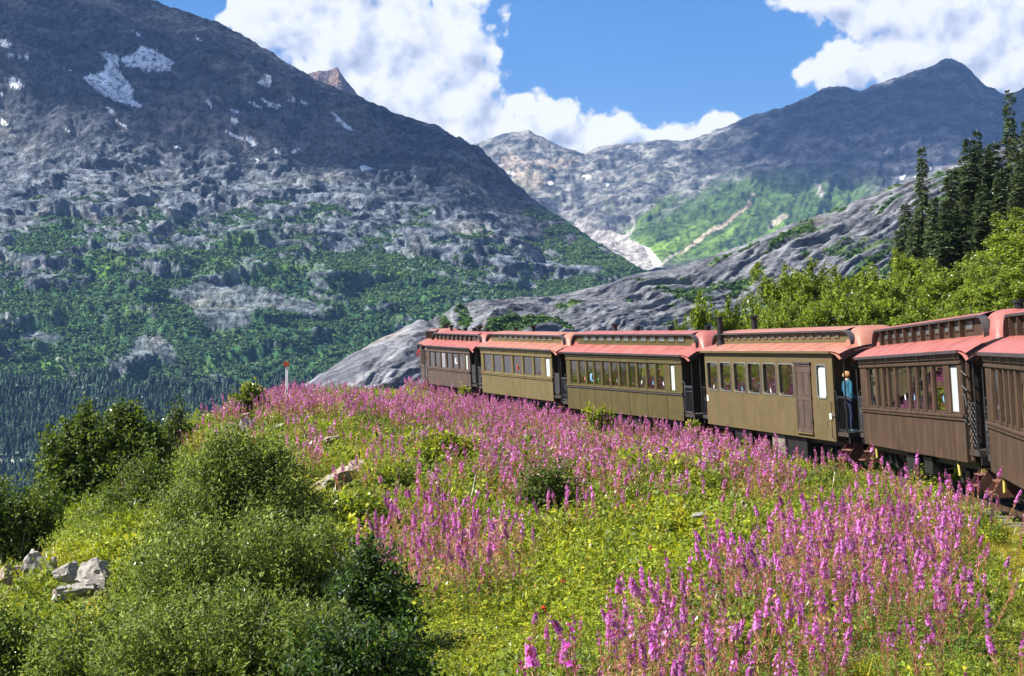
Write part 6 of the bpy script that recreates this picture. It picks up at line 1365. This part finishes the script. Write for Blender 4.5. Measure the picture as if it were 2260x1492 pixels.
def hand(name, J, B, Rr, wrist, d, side):
    """palm, four fingers and a thumb hanging from the wrist joint"""
    w_ = Vector(J[wrist]); d = Vector(d).normalized(); s_ = d.cross(Vector((0, 0, 1))); s_ = s_.normalized() if s_.length > .1 else Vector((1, 0, 0)); nrm = s_.cross(d)
    J[name + 'palm'] = tuple(w_ + d * .055); B.append((wrist, name + 'palm')); Rr[name + 'palm'] = (.036, .018)
    for i in range(4):
        b0 = w_ + d * .095 + s_ * (-.030 + .020 * i); L_ = (.026, .031, .029, .022)[i]
        J[f'{name}k{i}'] = tuple(b0); J[f'{name}m{i}'] = tuple(b0 + d * L_ - nrm * .008); J[f'{name}t{i}'] = tuple(b0 + d * L_ * 1.6 - nrm * .03)
        B += [(name + 'palm', f'{name}k{i}'), (f'{name}k{i}', f'{name}m{i}'), (f'{name}m{i}', f'{name}t{i}')]; Rr[f'{name}k{i}'] = .0095; Rr[f'{name}m{i}'] = .0085; Rr[f'{name}t{i}'] = .007
    J[name + 'th1'] = tuple(w_ + d * .035 + s_ * side * .045 - nrm * .005); J[name + 'th2'] = tuple(w_ + d * .065 + s_ * side * .062 - nrm * .015); B += [(name + 'palm', name + 'th1'), (name + 'th1', name + 'th2')]; Rr[name + 'th1'] = .012; Rr[name + 'th2'] = .009
def standing(lean=(0, 0), h=1.68, arm_l=None, arm_r=None, head=(0, 0), turn=0):
    """z up, faces +y; lean shifts the upper body"""
    k = h / 1.70; lx, ly = lean
    J = {'pelvis': (0, 0, .93), 'waist': (lx * .35, ly * .3, 1.08), 'chest': (lx * .8, ly * .8, 1.27), 'neck': (lx, ly, 1.43), 'throat': (lx + head[0] * .5, ly + head[1] * .5, 1.49), 'head': (lx + head[0], ly + head[1], 1.57), 'crown': (lx + head[0], ly + head[1] - .005, 1.63)}
    Rr = {'pelvis': (.155, .115), 'waist': (.125, .095), 'chest': (.155, .11), 'neck': (.075, .065), 'throat': (.052, .055), 'head': (.080, .095), 'crown': (.062, .075)}
    B = [('pelvis', 'waist'), ('waist', 'chest'), ('chest', 'neck'), ('neck', 'throat'), ('throat', 'head'), ('head', 'crown')]
    for s_, nm_ in ((-1, 'l'), (1, 'r')):
        J['hip' + nm_] = (s_ * .09, 0, .86); J['knee' + nm_] = (s_ * .095, .015, .49); J['shin' + nm_] = (s_ * .09, -.01, .30); J['ankle' + nm_] = (s_ * .085, -.01, .09); J['heel' + nm_] = (s_ * .09, .01, .04); J['toe' + nm_] = (s_ * .11, .17, .03)
        B += [('pelvis', 'hip' + nm_), ('hip' + nm_, 'knee' + nm_), ('knee' + nm_, 'shin' + nm_), ('shin' + nm_, 'ankle' + nm_), ('ankle' + nm_, 'heel' + nm_), ('heel' + nm_, 'toe' + nm_)]
        Rr['hip' + nm_] = .095; Rr['knee' + nm_] = .06; Rr['shin' + nm_] = .056; Rr['ankle' + nm_] = .042; Rr['heel' + nm_] = (.045, .04); Rr['toe' + nm_] = (.04, .028)
        arm = arm_l if s_ < 0 else arm_r
        sh = (lx + s_ * .17, ly, 1.38); el_, wr_ = arm if arm else ((sh[0] + s_ * .05, sh[1] - .02, 1.11), (sh[0] + s_ * .05, sh[1] + .06, .88))
        J['sh' + nm_] = sh; J['el' + nm_] = el_; J['wr' + nm_] = wr_; B += [('neck', 'sh' + nm_), ('sh' + nm_, 'el' + nm_), ('el' + nm_, 'wr' + nm_)]; Rr['sh' + nm_] = (.062, .062); Rr['el' + nm_] = .045; Rr['wr' + nm_] = .029
        hand('h' + nm_, J, B, Rr, 'wr' + nm_, Vector(wr_) - Vector(el_), -s_)
    return {a: tuple(v * k for v in p) for a, p in J.items()}, B, Rr
def std_mat(c, a, b):
    n = a + b
    if 'h' == a[0] and a[:2] in ('hl', 'hr') and a not in ('hipl', 'hipr', 'heell', 'heelr') or b.startswith('hlpalm') or b.startswith('hrpalm'): return 0
    if 'head' in (a, b) or 'throat' == b: return 0
    if 'toe' in b or 'heel' in b: return 3
    if 'knee' in n or 'shin' in n or 'ankle' in n or (a == 'pelvis' and b.startswith('hip')) or (a == 'pelvis' and c[2] < 1.0): return 2
    if 'wr' in b and False: return 0
    return 1
def on_car(car, lx, ly, lz, face):
    root = car[0]
    def fn(p): p.matrix_world = root.matrix_world @ Matrix.Translation((lx, ly, lz)) @ Matrix.Rotation(face, 4, 'Z')
    return fn
M_hairb = cloth('reddish_blond_hair', (.40, .21, .09)); M_teal = cloth('teal_knit_top', (.010, .085, .14)); M_jean = cloth('dark_blue_jeans', (.012, .018, .05)); M_shoe = cloth('pale_blue_shoes', (.40, .58, .62))
L4 = c4_[1]; zf4 = c4_[3]
J, B, Rr = standing(lean=(-.16, .10), h=1.66, arm_l=((-.40, .12, 1.14), (-.36, .34, 1.02)), arm_r=((.14, .0, 1.10), (.20, .16, .92)), head=(-.05, .05))
def hh(p): hair_cap(p, tuple(Vector(J['head']) + Vector((0, -.015, .025))), .112, M_hairb, 1.08)
woman = person('woman in a teal top with reddish-blond hair, leaning over the platform gate', J, B, Rr, std_mat, [M_skin, M_teal, M_jean, M_shoe], on_car(c4_, *(lambda q: (q.x, q.y))(c4_[0].matrix_world.inverted() @ P3(1877, 950, 43.75)), zf4, R(12)), hh)
face_bits(woman, J['head'], (0, 1, 0), .095)
M_navy = cloth('navy_shirt', (.012, .016, .04)); M_jean2 = cloth('blue_jeans', (.06, .11, .22)); M_dk = cloth('dark_hair', (.03, .02, .015)); M_gsh = cloth('grey_shoes', (.35, .36, .38))
J2, B2, R2 = standing(lean=(.05, .03), h=1.76, arm_r=((.30, -.10, 1.12), (.34, -.36, 1.10)))
man = person('person in blue jeans and navy shirt in the dark gap between two olive carriages', J2, B2, R2, std_mat, [M_skin, M_navy, M_jean2, M_gsh], on_car(c4_, -L4 / 2 - .42, -.55, zf4, R(15)), lambda p: hair_cap(p, tuple(Vector(J2['head']) + Vector((0, -.015, .02))), .108, M_dk))
face_bits(man, J2['head'], (0, 1, 0), .095)
J3, B3, R3 = standing(lean=(-.1, .14), h=1.7); M_red = cloth('red_jacket', (.45, .02, .03))
p3 = person('person in a red jacket leaning out at the far end of the train', J3, B3, R3, std_mat, [M_skin, M_red, M_jean, M_gsh], on_car(c0_, -c0_[1] / 2 - .40, -1.05, c0_[3], R(90)), lambda p: hair_cap(p, tuple(Vector(J3['head']) + Vector((0, 0, .02))), .108, M_dk))
# seated passengers, seen through the windows
def seated(lean=0., k=1.0):
    J = {'pelvis': (0, 0, .52), 'waist': (0, .0, .68), 'chest': (lean * .6, .02, .87), 'neck': (lean, .03, 1.02), 'throat': (lean, .04, 1.08), 'head': (lean * 1.1, .05, 1.16), 'crown': (lean * 1.1, .045, 1.22)}
    Rr = {'pelvis': (.15, .12), 'waist': (.13, .10), 'chest': (.155, .11), 'neck': (.075, .065), 'throat': (.05, .055), 'head': (.080, .095), 'crown': (.062, .075)}
    B = [('pelvis', 'waist'), ('waist', 'chest'), ('chest', 'neck'), ('neck', 'throat'), ('throat', 'head'), ('head', 'crown')]
    for s_, n in ((-1, 'l'), (1, 'r')):
        J['hip' + n] = (s_ * .10, .06, .51); J['knee' + n] = (s_ * .12, .45, .50); J['ankle' + n] = (s_ * .12, .42, .10); J['toe' + n] = (s_ * .12, .60, .05)
        B += [('pelvis', 'hip' + n), ('hip' + n, 'knee' + n), ('knee' + n, 'ankle' + n), ('ankle' + n, 'toe' + n)]; Rr['hip' + n] = .09; Rr['knee' + n] = .06; Rr['ankle' + n] = .042; Rr['toe' + n] = (.04, .03)
        J['sh' + n] = (lean + s_ * .17, .03, .98); J['el' + n] = (lean + s_ * .21, .10, .74); J['wr' + n] = (s_ * .13, .30, .66); B += [('neck', 'sh' + n), ('sh' + n, 'el' + n), ('el' + n, 'wr' + n)]; Rr['sh' + n] = .062; Rr['el' + n] = .045; Rr['wr' + n] = .029
        hand('h' + n, J, B, Rr, 'wr' + n, (0, 1, -.2), -s_)
    return J, B, Rr
HB, HG, HW, HD = cloth('blond_hair', (.60, .40, .16)), cloth('grey_hair', (.45, .43, .40)), cloth('white_cap', (.75, .74, .70)), M_dk
CL = {'blue': cloth('light_blue_shirt', (.16, .34, .55)), 'white': cloth('white_shirt', (.70, .70, .68)), 'red': cloth('red_brown_jacket', (.26, .05, .02)), 'pink': cloth('pink_shirt', (.60, .12, .25)), 'navy': M_navy, 'grey': cloth('grey_jacket', (.20, .21, .22)), 'orange': cloth('orange_top', (.6, .22, .04))}
bases = {}
seatlist = [(c1_, 950, 'white', HB, 'behind the last open window of the short brown carriage', 0), (c1_, 815, 'white', HG, 'behind the fifth window of the short brown carriage', .05),
 (c2_, 905, 'grey', HB, 'behind the leftmost window of the pale tan carriage', 0), (c2_, 1115, 'blue', HD, 'behind the third window of the pale tan carriage', .03), (c2_, 1215, 'red', HD, 'behind the fourth window of the pale tan carriage', .05), (c2_, 1345, 'grey', HD, 'behind the fifth window of the pale tan carriage', -.08), (c2_, 1450, 'pink', HD, 'behind the sixth window of the pale tan carriage', .05),
 (c3_, 330, 'pink', HD, 'behind the second window of the dark olive carriage', 0), (c3_, 410, 'blue', HG, 'behind the third window of the dark olive carriage', .08), (c3_, 490, 'grey', HD, 'behind the fourth window of the dark olive carriage', 0), (c3_, 585, 'pink', HB, 'behind the fifth window of the dark olive carriage', 0), (c3_, 660, 'grey', HD, 'behind the sixth window of the dark olive carriage', 0), (c3_, 930, 'white', HB, 'behind the ninth window of the dark olive carriage', 0), (c3_, 1025, 'blue', HB, 'behind the tenth window of the dark olive carriage', 0), (c3_, 1130, 'white', HB, 'behind the eleventh window of the dark olive carriage', 0),
 (c4_, 170, 'white', HG, 'behind the first rounded window of the steel-sided carriage', 0), (c4_, 325, 'blue', HD, 'behind the second rounded window of the steel-sided carriage', 0), (c4_, 400, 'blue', HB, 'behind the third rounded window of the steel-sided carriage', 0), (c4_, 520, 'white', HB, 'behind the fourth rounded window of the steel-sided carriage', .06), (c4_, 650, 'white', HB, 'behind the fifth rounded window of the steel-sided carriage', 0),
 (c5_, 560, 'white', HB, 'behind the widest middle window of the brown carriage', 0), (c5_, 630, 'blue', HG, 'behind the window next to the widest one, brown carriage', 0), (c5_, 800, 'blue', HB, 'behind the last open window of the brown carriage', 0), (c6_, 60, 'white', HB, 'behind the first window of the nearest carriage', 0), (c6_, 290, 'blue', HD, 'behind the row of windows at the right edge', 0)]
cname = {id(CL[k]): k for k in CL}
for i, (car, v, colr, hr_, where, ln_) in enumerate(seatlist):
    key = (colr, round(ln_, 2))
    Js, Bs, Rs = seated(ln_); fn = on_car(car, car[5](v), -WID / 2 + .28, car[3] + .22, R(-90 if i % 3 else 90))
    hn = {id(HB): 'blond', id(HG): 'grey', id(HD): 'dark'}[id(hr_)]
    if key in bases:
        p = bpy.data.objects.new('person', bases[key].data); COL.objects.link(p); fn(p); 
    else:
        def sm(c, a, b): return 0 if ('palm' in b or a[0] == 'h' and a[1] in 'lr' and len(a) > 2 and a[2] in 'pkmt' or 'head' in (a, b) or b == 'throat') else (2 if ('knee' in a + b or 'ankle' in a + b) else 1)
        p = person('x', Js, Bs, Rs, sm, [M_skin, CL[colr], M_jean], fn, lev=1); bases[key] = p
    tag(p, f'passenger in {colr}, {hn} hair, {where}', 'person', 'passengers seated in the train')
    hair_cap(p, tuple(Vector(Js['head']) + Vector((0, -.015, .02))), .108, hr_)

# ================================================================== CLOUDS THAT SHADE THE HEIGHTS, AND THE AIR
def cloud_mesh(center, rx, ry, rz, n, seed, lump=(260, 520)):
    r = random.Random(seed); bm = bmesh.new()
    for i in range(n):
        a = r.uniform(0, 6.283); q = math.sqrt(r.uniform(0, 1)); rad = r.uniform(*lump) * (1.15 - .5 * q)
        mt = Matrix.Translation((math.cos(a) * q * rx, math.sin(a) * q * ry, r.uniform(-.3, 1) * rz * (1 - q * q))) @ Matrix.Diagonal((rad, rad, rad * .6, 1)); bmesh.ops.create_icosphere(bm, subdivisions=3, radius=1, matrix=mt)
    for v in bm.verts: v.co += Vector([_mn.fractal(v.co / 260 + Vector((k * 9.1, 0, 0)), .9, 2, 4) for k in range(3)]) * 75
    me = bpy.data.meshes.new('cloud'); bm.to_mesh(me); bm.free(); me.polygons.foreach_set('use_smooth', [True] * len(me.polygons)); o = link('cloud', me, M_cloud); o.location = center; tag(o, kind='structure'); return o
m, t, out = new_mat('cloud_white'); d = t.add('ShaderNodeBsdfDiffuse'); d.inputs[0].default_value = (.9, .9, .9, 1); tr = t.add('ShaderNodeBsdfTransparent'); mx = t.add('ShaderNodeMixShader'); mx.inputs[0].default_value = .24; t.l.new(tr.outputs[0], mx.inputs[1]); t.l.new(d.outputs[0], mx.inputs[2]); t.l.new(mx.outputs[0], out.inputs[0]); M_cloud = m
def shade_from(px, py, Y, zc):     # where a cloud at height zc must hang to shade the given point
    p = P3(px, py, Y); k = (zc - p.z) / TO_SUN.z; return p + TO_SUN * k
ZC = 2300
for i, (px, py, Y, rx, ry, n, lump) in enumerate(CLOUDS): cloud_mesh(tuple(shade_from(px, py, Y, ZC + 60 * i)), rx, ry, 90, n, 300 + i, lump)

if HAZE:
    b = MB().box(-5200, 5200, -120, 9500, -430, 1950); o = b.build('haze', None) if False else link('haze', b.mesh('haze'))
    m = bpy.data.materials.new('mountain_air'); m.use_nodes = True; t = NT(m.node_tree); t.n.clear(); out = t.add('ShaderNodeOutputMaterial'); v = t.add('ShaderNodeVolumePrincipled')
    v.inputs['Color'].default_value = HAZE_COL; v.inputs['Density'].default_value = HAZE; v.inputs['Anisotropy'].default_value = .0; t.l.new(v.outputs[0], out.inputs['Volume'])
    o.data.materials.append(m); tag(o, 'thin blue mountain air filling the valley', 'haze', kind='stuff')
